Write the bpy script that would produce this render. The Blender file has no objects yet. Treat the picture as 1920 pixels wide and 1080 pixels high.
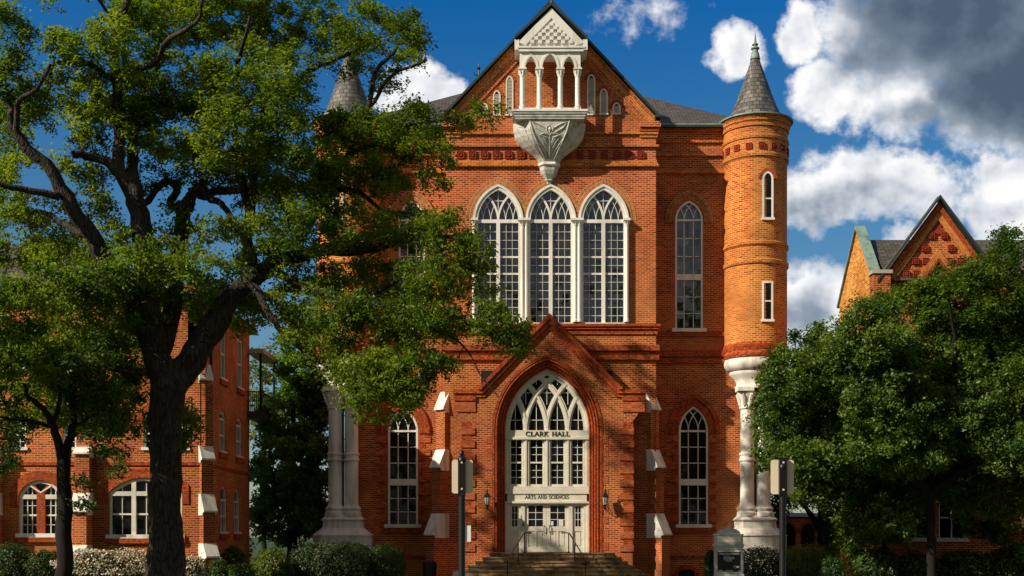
import bpy, math, random
import numpy as np
from mathutils import Vector
from mathutils.geometry import tessellate_polygon

random.seed(7)
rng = np.random.default_rng(11)
scene = bpy.context.scene
col = scene.collection
R = math.radians

# ------------------------------------------------------------------ camera
F, DIST, EYE = 2296.0, 56.0, 2.0            # focal length in photo pixels, camera to facade, eye height
cam_d = bpy.data.cameras.new('camera')
cam = bpy.data.objects.new('camera', cam_d)
col.objects.link(cam)
cam.location = (0, -DIST, EYE)
cam.rotation_euler = (R(90), 0, 0)
cam_d.sensor_width = 36
cam_d.lens = F / 1920 * 36
cam_d.shift_y = (1005 - 540) / 1920
cam_d.clip_end = 5000
scene.camera = cam

# ------------------------------------------------------------------ light
SUN_TO = Vector((-1.0, -0.56, 0.74)).normalized()
sun_d = bpy.data.lights.new('sun', 'SUN')
sun_d.energy = 5.0
sun_d.angle = R(0.5)
sun_d.color = (1.0, 0.87, 0.68)
sun = bpy.data.objects.new('sun', sun_d)
col.objects.link(sun)
sun.rotation_euler = (-SUN_TO).to_track_quat('-Z', 'Y').to_euler()
vs = scene.view_settings
vs.view_transform = 'Standard'
vs.look = 'None'
vs.gamma = 1.0
vs.exposure = 0.30

world = bpy.data.worlds.new('World')
scene.world = world
world.use_nodes = True


class NT:
    """small helper to write node graphs as expressions"""
    def __init__(self, tree):
        self.t = tree
        self.n = tree.nodes
        self.l = tree.links

    def node(self, typ, **kw):
        n = self.n.new(typ)
        for k, v in kw.items():
            setattr(n, k, v)
        return n

    def put(self, sock, v):
        if isinstance(v, bpy.types.NodeSocket):
            self.l.new(v, sock)
        else:
            sock.default_value = v

    def math(self, op, a, b=0.0, c=0.0, clamp=False):
        n = self.n.new('ShaderNodeMath')
        n.operation = op
        n.use_clamp = clamp
        self.put(n.inputs[0], a)
        self.put(n.inputs[1], b)
        self.put(n.inputs[2], c)
        return n.outputs[0]

    def smooth(self, v, a, b, lo=0.0, hi=1.0):
        n = self.n.new('ShaderNodeMapRange')
        n.interpolation_type = 'SMOOTHSTEP'
        self.put(n.inputs[0], v)
        for i, x in enumerate((a, b, lo, hi)):
            n.inputs[i + 1].default_value = x
        return n.outputs[0]

    def mix(self, f, a, b, blend='MIX'):
        n = self.n.new('ShaderNodeMix')
        n.data_type = 'RGBA'
        n.blend_type = blend
        self.put(n.inputs[0], f)
        for s, v in ((n.inputs[6], a), (n.inputs[7], b)):
            if isinstance(v, (tuple, list)) and len(v) == 3:
                v = (*v, 1)
            self.put(s, v)
        return n.outputs[2]

    def comb(self, x, y, z=0.0):
        n = self.n.new('ShaderNodeCombineXYZ')
        self.put(n.inputs[0], x)
        self.put(n.inputs[1], y)
        self.put(n.inputs[2], z)
        return n.outputs[0]

    def sep(self, v):
        n = self.n.new('ShaderNodeSeparateXYZ')
        self.put(n.inputs[0], v)
        return n.outputs

    def noise(self, vec, scale, detail=3.0, rough=0.5, w=None):
        n = self.n.new('ShaderNodeTexNoise')
        self.put(n.inputs['Vector'], vec)
        n.inputs['Scale'].default_value = scale
        n.inputs['Detail'].default_value = detail
        n.inputs['Roughness'].default_value = rough
        return n.outputs[0]

    def ramp(self, f, stops):
        n = self.n.new('ShaderNodeValToRGB')
        e = n.color_ramp.elements
        while len(e) < len(stops):
            e.new(0.5)
        for i, (p, c) in enumerate(stops):
            e[i].position = p
            e[i].color = (*c, 1) if len(c) == 3 else c
        self.put(n.inputs[0], f)
        return n.outputs[0]


def sky():
    g = NT(world.node_tree)
    g.n.clear()
    out = g.node('ShaderNodeOutputWorld')
    bg = g.node('ShaderNodeBackground')
    st = g.node('ShaderNodeTexSky')
    st.sky_type = 'NISHITA'
    st.sun_disc = False
    st.sun_elevation = math.asin(SUN_TO.z)
    st.sun_rotation = math.atan2(SUN_TO.x, SUN_TO.y)
    st.altitude = 100
    st.air_density = 1.0
    st.dust_density = 0.6
    st.ozone_density = 2.0
    hs = g.node('ShaderNodeHueSaturation')
    hs.inputs['Hue'].default_value = 0.498
    hs.inputs['Saturation'].default_value = 1.28
    hs.inputs['Value'].default_value = SKY_VALUE
    g.l.new(st.outputs[0], hs.inputs['Color'])
    tc = g.node('ShaderNodeTexCoord')
    d = g.sep(tc.outputs['Generated'])
    tint = g.ramp(d[2], [(0.0, (.98, 1.0, 1.0)), (.2, (1.0, 1.16, 1.18)), (.31, (.62, 1.12, 1.34)), (.41, (.12, 1.0, 1.55))])
    blue = g.mix(1.0, hs.outputs[0], tint, 'MULTIPLY')
    yy = g.math('MAXIMUM', d[1], 0.08)
    u = g.math('DIVIDE', d[0], yy)
    v = g.math('DIVIDE', d[2], yy)
    # warped slope coordinates of the northern sky, in units of 100 photo pixels
    U = g.math('MULTIPLY_ADD', u, F / 100, 9.6)
    V = g.math('MULTIPLY_ADD', v, -F / 100, 10.05)
    base = g.comb(U, V, 0.0)
    w1 = g.node('ShaderNodeTexNoise')
    g.put(w1.inputs['Vector'], base)
    w1.inputs['Scale'].default_value = 1.1
    w1.inputs['Detail'].default_value = 5
    w1.inputs['Roughness'].default_value = 0.55
    wc = g.sep(w1.outputs[1])
    Uw = g.math('ADD', U, g.math('MULTIPLY_ADD', wc[0], 1.0, -0.5))
    Vw = g.math('ADD', V, g.math('MULTIPLY_ADD', wc[1], 1.0, -0.5))

    w2 = g.node('ShaderNodeTexNoise')
    g.put(w2.inputs['Vector'], base)
    w2.inputs['Scale'].default_value = .7
    w2.inputs['Detail'].default_value = 1.5
    wd = g.sep(w2.outputs[1])
    Us = g.math('ADD', U, g.math('MULTIPLY_ADD', wd[0], 1.2, -0.6))
    Vs = g.math('ADD', V, g.math('MULTIPLY_ADD', wd[1], 1.2, -0.6))

    def blobs(lst, Uw=Uw, Vw=Vw):
        acc = None
        for (cx, cy, rx, ry, wgt) in lst:
            a = g.math('DIVIDE', g.math('SUBTRACT', Uw, cx), rx)
            b = g.math('DIVIDE', g.math('SUBTRACT', Vw, cy), ry)
            r2 = g.math('MULTIPLY_ADD', a, a, g.math('MULTIPLY', b, b))
            f = g.math('MULTIPLY', g.math('SUBTRACT', 1.0, r2), wgt)
            acc = f if acc is None else g.math('SMOOTH_MAX', acc, f, 0.15)
        return acc
    cover = blobs([(17.6, 0.5, 2.9, 1.6, 1), (19.2, 1.5, 2.6, 1.9, 1), (15.0, 0.7, .55, .75, 1), (13.85, .9, .62, .68, .9),
                   (15.6, 1.75, .9, .75, 1), (16.9, 1.9, 1.5, .8, .9), (16.3, 3.4, 1.6, .85, 1), (15.4, 3.65, 1.1, .8, 1), (17.3, 3.5, .95, .75, .9),
                   (19.4, 3.85, 1.6, 1.3, 1.2), (16.9, 4.4, .5, .4, .8), (15.2, 5.8, 1.3, 1.1, .9), (14.6, 6.3, 1.2, .8, .8),
                   (7.9, 1.85, 1.1, .75, .95), (8.5, 1.7, .6, .45, .8), (12.2, .25, 1.3, .62, .2), (-3, 3, 3, 1.5, .8), (26, 3, 4, 2, .9)])
    dark = blobs([(18.1, .1, 2.4, 1.5, .85), (19.4, 1.5, 2.1, 1.4, .95), (16.8, .9, 1.3, .7, .4), (16.2, 4.2, 1.6, .4, .10), (15.0, 4.3, 1.2, .4, .05),
                  (14.9, 6.0, .6, .5, .25), (17.9, 2.3, 1.3, .4, .3)], Us, Vs)
    fb = g.noise(base, 1.5, 9.0, 0.60)
    dens = g.math('ADD', cover, g.math('MULTIPLY_ADD', fb, 1.5, -0.76))
    alpha = g.smooth(dens, 0.04, 0.66)
    thin = g.smooth(dens, 0.0, 0.9)
    fb1 = g.noise(base, 1.3, 3.5, 0.5)
    fb2 = g.noise(g.comb(g.math('ADD', U, -0.17), g.math('ADD', V, -0.24)), 1.3, 3.5, 0.5)
    relief = g.math('SUBTRACT', fb1, fb2)
    gloom = g.math('ADD', g.math('MULTIPLY', g.smooth(dark, -0.55, 0.95), 0.95),
                   g.math('MULTIPLY', g.math('MULTIPLY', relief, -0.8), g.smooth(dark, -.2, .6, 1.15, .6)))
    gloom = g.math('ADD', gloom, g.math('MULTIPLY_ADD', thin, 0.16, -0.10), clamp=True)
    ccol = g.ramp(gloom, [(0.0, (.96, .95, .94)), (.22, (.72, .74, .78)), (.55, (.27, .32, .39)), (.8, (.14, .18, .24)), (1.0, (.075, .105, .155))])
    ccol = g.mix(1.0, ccol, (CLOUD, CLOUD, CLOUD), 'MULTIPLY')
    front = g.smooth(d[1], 0.1, 0.3)
    a2 = g.math('MULTIPLY', g.math('MULTIPLY', alpha, 0.97), front)
    # the rest of the sky: unseen white cloud added over paler blue for neutral fill light
    pale = g.node('ShaderNodeHueSaturation')
    pale.inputs['Saturation'].default_value = 0.55
    pale.inputs['Value'].default_value = 0.45
    g.l.new(st.outputs[0], pale.inputs['Color'])
    cn = g.smooth(g.noise(tc.outputs['Generated'], 2.2, 6.0, .6), .42, .7, 0, .75)
    south = g.mix(cn, pale.outputs[0], (CLOUD * .58, CLOUD * .55, CLOUD * .50))
    fin = g.mix(a2, g.mix(front, south, blue), ccol)
    g.l.new(fin, bg.inputs[0])
    bg.inputs[1].default_value = SKY_STRENGTH
    g.l.new(bg.outputs[0], out.inputs[0])


SKY_STRENGTH = 0.1
SKY_VALUE = 0.58
CLOUD = 8.8
sky()


# ------------------------------------------------------------------ materials
def new_mat(name):
    m = bpy.data.materials.new(name)
    m.use_nodes = True
    g = NT(m.node_tree)
    return m, g, m.node_tree.nodes['Principled BSDF']


def uvnode(g):
    return g.node('ShaderNodeUVMap').outputs[0]


def brick_mat(name, c1, c2, mortar, bw=0.215, bh=0.076, stain=0.5, msize=0.011):
    m, g, p = new_mat(name)
    uv = uvnode(g)
    pos = g.node('ShaderNodeNewGeometry').outputs['Position']
    b = g.node('ShaderNodeTexBrick')
    b.offset = 0.5
    g.put(b.inputs['Vector'], uv)
    b.inputs['Color1'].default_value = (0, 0, 0, 1)
    b.inputs['Color2'].default_value = (1, 1, 1, 1)
    b.inputs['Mortar'].default_value = (.5, .5, .5, 1)
    b.inputs['Scale'].default_value = 1.0
    b.inputs['Mortar Size'].default_value = msize
    b.inputs['Mortar Smooth'].default_value = 0.2
    b.inputs['Bias'].default_value = 0.0
    b.inputs['Brick Width'].default_value = bw
    b.inputs['Row Height'].default_value = bh
    t = g.math('MULTIPLY', g.sep(b.outputs[0])[0], 1.0)
    n1 = g.noise(pos, 0.55, 4.0, 0.6)
    n2 = g.noise(pos, 5.0, 4.0, 0.7)
    c = g.ramp(t, [(0.0, tuple(x * .38 for x in c1)), (.16, tuple(x * .8 for x in c1)), (.5, tuple((p_ + q_) / 2 for p_, q_ in zip(c1, c2))), (.85, c2), (1.0, tuple(min(1, x * k_) for x, k_ in zip(c2, (1.15, 1.5, 1.6))))])
    c = g.mix(g.smooth(n1, .3, .75, 0, stain), c, tuple(x * .62 for x in c1))
    c = g.mix(g.smooth(n2, .45, .8, 0, .35), c, tuple(min(1, x * 1.5) for x in c2))
    n3 = g.noise(pos, 0.21, 3.0, .55)
    c = g.mix(g.smooth(n3, .46, .68, 0, .38), c, tuple(a * .5 + b_ * .5 for a, b_ in zip(c2, mortar)))
    mpz = g.node('ShaderNodeMapping')
    mpz.inputs['Scale'].default_value = (1.6, 1.6, .13)
    g.put(mpz.inputs[0], pos)
    run = g.noise(mpz.outputs[0], 1.0, 5.0, .65)
    c = g.mix(g.smooth(run, .52, .74, 0, .42), c, tuple(x * .45 for x in c1))
    mo = g.mix(g.smooth(n1, .35, .7), mortar, tuple(x * .55 for x in mortar))
    c = g.mix(b.outputs['Fac'], c, mo)
    g.put(p.inputs['Base Color'], c)
    p.inputs['Roughness'].default_value = 0.85
    p.inputs['Specular IOR Level'].default_value = 0.25
    bp = g.node('ShaderNodeBump')
    bp.inputs['Strength'].default_value = 0.6
    bp.inputs['Distance'].default_value = 0.012
    h = g.math('MULTIPLY_ADD', n2, 0.5, g.math('SUBTRACT', 1.0, b.outputs['Fac']))
    g.put(bp.inputs['Height'], h)
    g.l.new(bp.outputs[0], p.inputs['Normal'])
    return m


def plain_mat(name, colr, rough=0.6, var=0.25, scale=2.0, metal=0.0, bump=0.0, dirt=None, streak=False):
    m, g, p = new_mat(name)
    pos = g.node('ShaderNodeNewGeometry').outputs['Position']
    v = pos
    if streak:
        mp = g.node('ShaderNodeMapping')
        mp.inputs['Scale'].default_value = (1, 1, .18)
        g.put(mp.inputs[0], pos)
        v = mp.outputs[0]
    n1 = g.noise(v, scale, 6.0, 0.62)
    lo = dirt if dirt else tuple(x * (1 - var) for x in colr)
    hi = tuple(min(1, x * (1 + var * .4)) for x in colr)
    c = g.ramp(n1, [(.3, lo), (.52, colr), (.75, hi)])
    g.put(p.inputs['Base Color'], c)
    p.inputs['Roughness'].default_value = rough
    p.inputs['Metallic'].default_value = metal
    p.inputs['Specular IOR Level'].default_value = 0.35
    if bump:
        bp = g.node('ShaderNodeBump')
        bp.inputs['Strength'].default_value = 0.5
        bp.inputs['Distance'].default_value = bump
        g.put(bp.inputs['Height'], g.noise(v, scale * 6, 5.0, .65))
        g.l.new(bp.outputs[0], p.inputs['Normal'])
    return m


def glass_mat(name, base, ior=1.7):
    m, g, p = new_mat(name)
    uv = uvnode(g)
    p.inputs['Base Color'].default_value = (*base, 1)
    p.inputs['Roughness'].default_value = 0.03
    p.inputs['IOR'].default_value = ior
    dv = g.node('ShaderNodeVectorMath', operation='DIVIDE')
    g.put(dv.inputs[0], uv)
    dv.inputs[1].default_value = (.29, .385, 1)
    fl_ = g.node('ShaderNodeVectorMath', operation='FLOOR')
    g.l.new(dv.outputs[0], fl_.inputs[0])
    wn = g.node('ShaderNodeTexWhiteNoise')
    wn.noise_dimensions = '3D'
    g.l.new(fl_.outputs[0], wn.inputs['Vector'])
    geo = g.node('ShaderNodeNewGeometry')
    bp = g.node('ShaderNodeBump')
    bp.inputs['Strength'].default_value = 0.35
    bp.inputs['Distance'].default_value = 0.02
    g.put(bp.inputs['Height'], g.noise(geo.outputs['Position'], 1.3, 2.0, .4))
    sc = g.node('ShaderNodeVectorMath', operation='MULTIPLY_ADD')
    g.l.new(wn.outputs['Color'], sc.inputs[0])
    sc.inputs[1].default_value = (.05, .05, .05)
    sc.inputs[2].default_value = (-.025, -.025, -.025)
    ad = g.node('ShaderNodeVectorMath', operation='ADD')
    g.l.new(bp.outputs[0], ad.inputs[0])
    g.l.new(sc.outputs[0], ad.inputs[1])
    nm = g.node('ShaderNodeVectorMath', operation='NORMALIZE')
    g.l.new(ad.outputs[0], nm.inputs[0])
    g.l.new(nm.outputs[0], p.inputs['Normal'])
    c = g.mix(wn.outputs['Value'], base, tuple(x * 1.9 + .001 for x in base))
    g.put(p.inputs['Base Color'], c)
    return m


def slate_mat(name, c1, c2, w=.26, h=.2):
    m, g, p = new_mat(name)
    uv = uvnode(g)
    b = g.node('ShaderNodeTexBrick')
    g.put(b.inputs['Vector'], uv)
    b.inputs['Scale'].default_value = 1
    b.inputs['Color1'].default_value = (0, 0, 0, 1)
    b.inputs['Color2'].default_value = (1, 1, 1, 1)
    b.inputs['Mortar'].default_value = (0, 0, 0, 1)
    b.inputs['Mortar Size'].default_value = .014
    b.inputs['Mortar Smooth'].default_value = .1
    b.inputs['Brick Width'].default_value = w
    b.inputs['Row Height'].default_value = h
    pos = g.node('ShaderNodeNewGeometry').outputs['Position']
    n = g.noise(pos, 3.0, 4.0, .6)
    t = g.math('ADD', g.math('MULTIPLY', g.sep(b.outputs[0])[0], .75), g.math('MULTIPLY_ADD', n, .6, -.2), clamp=True)
    c = g.mix(t, c1, c2)
    c = g.mix(g.math('MULTIPLY', b.outputs['Fac'], .85), c, tuple(x * .2 for x in c1))
    g.put(p.inputs['Base Color'], c)
    p.inputs['Roughness'].default_value = .6
    bp = g.node('ShaderNodeBump')
    bp.inputs['Distance'].default_value = .02
    bp.inputs['Strength'].default_value = .7
    g.put(bp.inputs['Height'], g.math('SUBTRACT', t, b.outputs['Fac']))
    g.l.new(bp.outputs[0], p.inputs['Normal'])
    return m


def leaf_mat(name, c1, c2, c3, trans=0.35, scale=0.45, gloss=0.52):
    m = bpy.data.materials.new(name)
    m.use_nodes = True
    g = NT(m.node_tree)
    p = g.n['Principled BSDF']
    out = g.n['Material Output']
    geo = g.node('ShaderNodeNewGeometry')
    n = g.noise(geo.outputs['Position'], scale, 3.0, .55)
    r = geo.outputs['Random Per Island']
    t = g.math('ADD', g.math('MULTIPLY', r, .45), g.math('MULTIPLY_ADD', n, 1.7, -.6), clamp=True)
    c = g.ramp(t, [(0, c1), (.5, c2), (1, c3)])
    g.put(p.inputs['Base Color'], c)
    p.inputs['Roughness'].default_value = gloss
    p.inputs['Specular IOR Level'].default_value = .45
    tr = g.node('ShaderNodeBsdfTranslucent')
    tcol = g.mix(1.0, c, (1.25, 1.3, .45), 'MULTIPLY')
    g.put(tr.inputs[0], tcol)
    mx = g.node('ShaderNodeMixShader')
    mx.inputs[0].default_value = trans
    g.l.new(p.outputs[0], mx.inputs[1])
    g.l.new(tr.outputs[0], mx.inputs[2])
    g.l.new(mx.outputs[0], out.inputs[0])
    return m


def bark_mat(name, hi, lo):
    m, g, p = new_mat(name)
    pos = g.node('ShaderNodeNewGeometry').outputs['Position']
    mp = g.node('ShaderNodeMapping')
    mp.inputs['Scale'].default_value = (1, 1, .16)
    g.put(mp.inputs[0], pos)
    v = g.node('ShaderNodeTexVoronoi')
    v.feature = 'DISTANCE_TO_EDGE'
    v.inputs['Scale'].default_value = 9.0
    wob = g.node('ShaderNodeVectorMath', operation='MULTIPLY_ADD')
    nz = g.node('ShaderNodeTexNoise')
    nz.inputs['Scale'].default_value = 2.0
    g.put(nz.inputs['Vector'], pos)
    g.l.new(nz.outputs[1], wob.inputs[0])
    wob.inputs[1].default_value = (.25, .25, .12)
    g.l.new(mp.outputs[0], wob.inputs[2])
    g.l.new(wob.outputs[0], v.inputs['Vector'])
    big = g.noise(pos, .9, 5.0, .65)
    f = g.smooth(v.outputs[0], .0, .16)
    c = g.mix(f, lo, hi)
    c = g.mix(g.smooth(big, .5, .72, 0, .75), c, tuple(x * 2.4 for x in hi))
    g.put(p.inputs['Base Color'], c)
    p.inputs['Roughness'].default_value = .95
    bp = g.node('ShaderNodeBump')
    bp.inputs['Strength'].default_value = 1.0
    bp.inputs['Distance'].default_value = .05
    g.put(bp.inputs['Height'], g.math('MULTIPLY_ADD', g.noise(pos, 12.0, 4.0, .6), .4, f))
    g.l.new(bp.outputs[0], p.inputs['Normal'])
    return m


M = {}
M['brick'] = brick_mat('common_brick', (.23, .026, .006), (.46, .076, .016), (.66, .29, .11), bh=.092, bw=.26, msize=.016)
M['trim'] = brick_mat('red_trim_brick', (.33, .046, .009), (.60, .112, .022), (.22, .05, .015), bw=.11, bh=.08, stain=.4, msize=.012)
M['trimh'] = brick_mat('red_quoin_brick', (.33, .046, .010), (.54, .10, .022), (.46, .19, .08), bh=.08, stain=.4, msize=.010)
M['turretbrick'] = brick_mat('golden_brick', (.36, .056, .007), (.58, .140, .018), (.74, .38, .12), bh=.092, bw=.26, msize=.015)
M['hood'] = brick_mat('hood_brick', (.26, .048, .011), (.46, .12, .030), (.64, .36, .16), bw=.075, bh=.16, msize=.012)
M['sunlitbrick'] = brick_mat('sunlit_side_brick', (.46, .13, .018), (.66, .27, .045), (.76, .46, .16), bh=.092, bw=.26)  # brick made lighter and yellower: sunlight on the side gable put into the colour
M['terra'] = plain_mat('terracotta', (.28, .03, .012), .7, .4, 6, bump=.01)
M['white'] = plain_mat('white_paint', (.75, .74, .69), .55, .2, 1.6, dirt=(.50, .48, .42), streak=True)
M['stone'] = plain_mat('painted_stone', (.76, .75, .70), .6, .3, 2.2, dirt=(.40, .385, .34), streak=True, bump=.006)
M['cream'] = plain_mat('cream_paint', (.68, .65, .56), .5, .2, 2.0)
M['greystone'] = plain_mat('weathered_carving', (.50, .50, .46), .7, .3, 3.5, dirt=(.27, .27, .24), bump=.01)
M['copper'] = plain_mat('green_copper', (.19, .29, .25), .55, .35, 2.5, dirt=(.09, .13, .115))
M['gutter'] = plain_mat('dark_gutter', (.03, .045, .042), .5, .3, 2)
M['glass'] = glass_mat('window_glass', (.005, .005, .005), 1.30)
M['glassup'] = glass_mat('upper_window_glass', (.004, .005, .006), 1.9)
M['slate'] = slate_mat('spire_slate', (.035, .034, .036), (.20, .185, .165), .27, .21)
M['shingle'] = slate_mat('roof_shingle', (.055, .048, .040), (.125, .108, .09), .35, .16)
M['black'] = plain_mat('black_metal', (.008, .008, .009), .4, .3, 3)
M['brass'] = plain_mat('worn_brass', (.11, .07, .03), .4, .3, 8, metal=.5)
M['concrete'] = plain_mat('worn_concrete', (.28, .185, .095), .9, .5, 3.6, dirt=(.04, .032, .022), bump=.01)
M['louvre'] = plain_mat('grey_louvre', (.40, .37, .31), .6, .2, 4)
M['frost'] = plain_mat('frosted_glass', (.55, .52, .47), .3, .1, 4)
M['signback'] = plain_mat('sign_aluminium', (.70, .61, .47), .5, .12, 5, metal=.0)
M['signgrey'] = plain_mat('grey_cast_metal', (.40, .41, .41), .5, .15, 4)
M['board'] = plain_mat('black_board', (.007, .007, .008), .35, .1, 3)
M['paper'] = plain_mat('paper', (.72, .72, .74), .7, .06, 4)
M['ink'] = plain_mat('ink', (.012, .01, .008), .6, .1, 4)
M['interior'] = plain_mat('dark_interior', (.012, .010, .009), .9, .2, 2)
M['bark'] = bark_mat('oak_bark', (.040, .030, .021), (.008, .006, .0045))
M['barkdark'] = plain_mat('dark_bark', (.012, .009, .007), .95, .5, 3, bump=.03, streak=True)
M['lawn'] = plain_mat('lawn', (.035, .06, .014), .9, .5, 1.2, dirt=(.02, .03, .01), bump=.03)
M['path'] = plain_mat('path_paving', (.30, .26, .21), .85, .3, 1.2, bump=.008)
M['oakleaf'] = leaf_mat('oak_leaf', (.036, .084, .011), (.145, .22, .016), (.32, .36, .020), .54)
M['rightleaf'] = leaf_mat('live_oak_leaf', (.022, .058, .010), (.085, .155, .016), (.19, .25, .032), .38, .5, .5)
M['darkleaf'] = leaf_mat('magnolia_leaf', (.035, .11, .018), (.12, .24, .030), (.25, .35, .045), .42, .5, .35)  # leaf colour lifted to make up for the left building's shade
M['smallleaf'] = leaf_mat('young_tree_leaf', (.014, .038, .007), (.038, .085, .010), (.09, .14, .014), .36)
M['paleleaf'] = leaf_mat('pale_leaf', (.08, .12, .02), (.16, .2, .04), (.26, .28, .07), .4)
M['yewleaf'] = leaf_mat('hedge_leaf', (.012, .034, .007), (.036, .080, .010), (.075, .13, .015), .25, 1.2)
M['goldleaf'] = leaf_mat('golden_shrub_leaf', (.05, .085, .010), (.12, .17, .018), (.22, .24, .03), .3, 1.2)
M['varleaf'] = leaf_mat('variegated_leaf', (.010, .028, .007), (.024, .05, .012), (.095, .115, .05), .2, 2.2)
M['blossom'] = leaf_mat('white_blossom', (.42, .33, .26), (.62, .54, .45), (.74, .68, .6), .2, 3.0)
M['rustleaf'] = leaf_mat('rusty_leaf', (.07, .05, .01), (.15, .11, .02), (.22, .17, .04), .35)


# ------------------------------------------------------------------ mesh builder
BASE = {}


class MB:
    def __init__(self):
        self.v, self.f, self.uv, self.mi = [], [], [], []
        self.mats = []

    def mat(self, m):
        if m not in self.mats:
            self.mats.append(m)
        return self.mats.index(m)

    def face(self, pts, m, uv=None, uvs=(0, 0)):
        k = len(self.v)
        P = [Vector(p) for p in pts]
        if uv is None:
            n = Vector((0, 0, 0))
            for i in range(len(P)):
                a, b = P[i], P[(i + 1) % len(P)]
                n += Vector(((a.y - b.y) * (a.z + b.z), (a.z - b.z) * (a.x + b.x), (a.x - b.x) * (a.y + b.y)))
            if n.length < 1e-12:
                n = Vector((0, -1, 0))
            n.normalize()
            t = Vector((0, 0, 1)).cross(n)
            t = Vector((1, 0, 0)) if t.length < 1e-3 else t.normalized()
            b = n.cross(t)
            uv = [(p.dot(t) + uvs[0], p.dot(b) + uvs[1]) for p in P]
        self.v.extend(P)
        self.f.append(list(range(k, k + len(P))))
        self.uv.extend(uv)
        self.mi.append(self.mat(m))

    def box(self, x0, x1, y0, y1, z0, z1, m, skip=''):
        a = (x0, y0, z0); b = (x1, y0, z0); c = (x1, y1, z0); d = (x0, y1, z0)
        e = (x0, y0, z1); f = (x1, y0, z1); g = (x1, y1, z1); h = (x0, y1, z1)
        self.face([a, b, f, e], m)
        if 'b' not in skip:
            self.face([c, d, h, g], m)
        self.face([b, c, g, f], m)
        self.face([d, a, e, h], m)
        self.face([e, f, g, h], m)
        if 'u' not in skip:
            self.face([d, c, b, a], m)

    def hexa(self, q, m):
        """8 corners: bottom ring of 4 (ccw from above), then top ring"""
        a, b, c, d, e, f, g, h = q
        for s in ([a, b, f, e], [b, c, g, f], [c, d, h, g], [d, a, e, h], [e, f, g, h], [d, c, b, a]):
            self.face(s, m)

    def prism(self, pts, y0, y1, m, ms=None, back=False):
        """xz outline extruded from y0 (front) to y1"""
        ms = ms or m
        area = sum(pts[i][0] * pts[(i + 1) % len(pts)][1] - pts[(i + 1) % len(pts)][0] * pts[i][1] for i in range(len(pts)))
        if area < 0:
            pts = pts[::-1]
        self.face([(x, y0, z) for x, z in pts], m)
        if back:
            self.face([(x, y1, z) for x, z in pts[::-1]], m)
        for i in range(len(pts)):
            a, b = pts[i], pts[(i + 1) % len(pts)]
            self.face([(b[0], y0, b[1]), (a[0], y0, a[1]), (a[0], y1, a[1]), (b[0], y1, b[1])], ms)

    def prism_yz(self, pts, x0, x1, m):
        A = [(x0, y, z) for y, z in pts]
        B = [(x1, y, z) for y, z in pts]
        self.face(A, m)
        self.face(B[::-1], m)
        for i in range(len(pts)):
            j = (i + 1) % len(pts)
            self.face([A[j], A[i], B[i], B[j]], m)

    def wall(self, outer, holes, y, m, reveal=.25, mr=None, thick=None):
        loops = [[Vector((x, z, 0)) for x, z in outer]] + [[Vector((x, z, 0)) for x, z in h] for h in holes]
        flat = [p for l in loops for p in l]
        for t in tessellate_polygon(loops):
            a, b, c = (flat[i] for i in t)
            if (b - a).cross(c - a).z < 0:
                b, c = c, b
            self.face([(a.x, y, a.y), (b.x, y, b.y), (c.x, y, c.y)], m, uv=[(p.x, p.y) for p in (a, b, c)])
        for h in holes:
            for i in range(len(h)):
                a, b = h[i], h[(i + 1) % len(h)]
                self.face([(a[0], y, a[1]), (b[0], y, b[1]), (b[0], y + reveal, b[1]), (a[0], y + reveal, a[1])], mr or m)
        if thick:
            n = len(outer)
            for i in range(n):
                a, b = outer[i], outer[(i + 1) % n]
                self.face([(b[0], y, b[1]), (a[0], y, a[1]), (a[0], y + thick, a[1]), (b[0], y + thick, b[1])], m)

    def band(self, inner, outer, y0, y1, m, ends=True):
        """strip between two xz paths of equal length, front at y0, sides back to y1; u runs along the path"""
        u = 0.0
        for i in range(len(inner) - 1):
            a, b, c, d = inner[i], inner[i + 1], outer[i + 1], outer[i]
            l = math.hypot(d[0] - c[0], d[1] - c[1])
            w = math.hypot(a[0] - d[0], a[1] - d[1])
            q = [(0, u), (0, u + l), (w, u + l), (w, u)]
            q = [(p[1], p[0]) for p in q]
            self.face([(a[0], y0, a[1]), (b[0], y0, b[1]), (c[0], y0, c[1]), (d[0], y0, d[1])], m, uv=q)
            self.face([(d[0], y0, d[1]), (c[0], y0, c[1]), (c[0], y1, c[1]), (d[0], y1, d[1])], m)
            self.face([(b[0], y0, b[1]), (a[0], y0, a[1]), (a[0], y1, a[1]), (b[0], y1, b[1])], m)
            u += l
        if ends:
            for k in (0, -1):
                a, d = inner[k], outer[k]
                self.face([(a[0], y0, a[1]), (d[0], y0, d[1]), (d[0], y1, d[1]), (a[0], y1, a[1])], m)

    def ribbon(self, path, w, y0, y1, m):
        L, Rr = [], []
        n = len(path)
        for i in range(n):
            a = path[max(i - 1, 0)]
            b = path[min(i + 1, n - 1)]
            dx, dz = b[0] - a[0], b[1] - a[1]
            l = math.hypot(dx, dz) or 1
            nx, nz = -dz / l * w / 2, dx / l * w / 2
            L.append((path[i][0] + nx, path[i][1] + nz))
            Rr.append((path[i][0] - nx, path[i][1] - nz))
        self.band(Rr, L, y0, y1, m)

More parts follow.
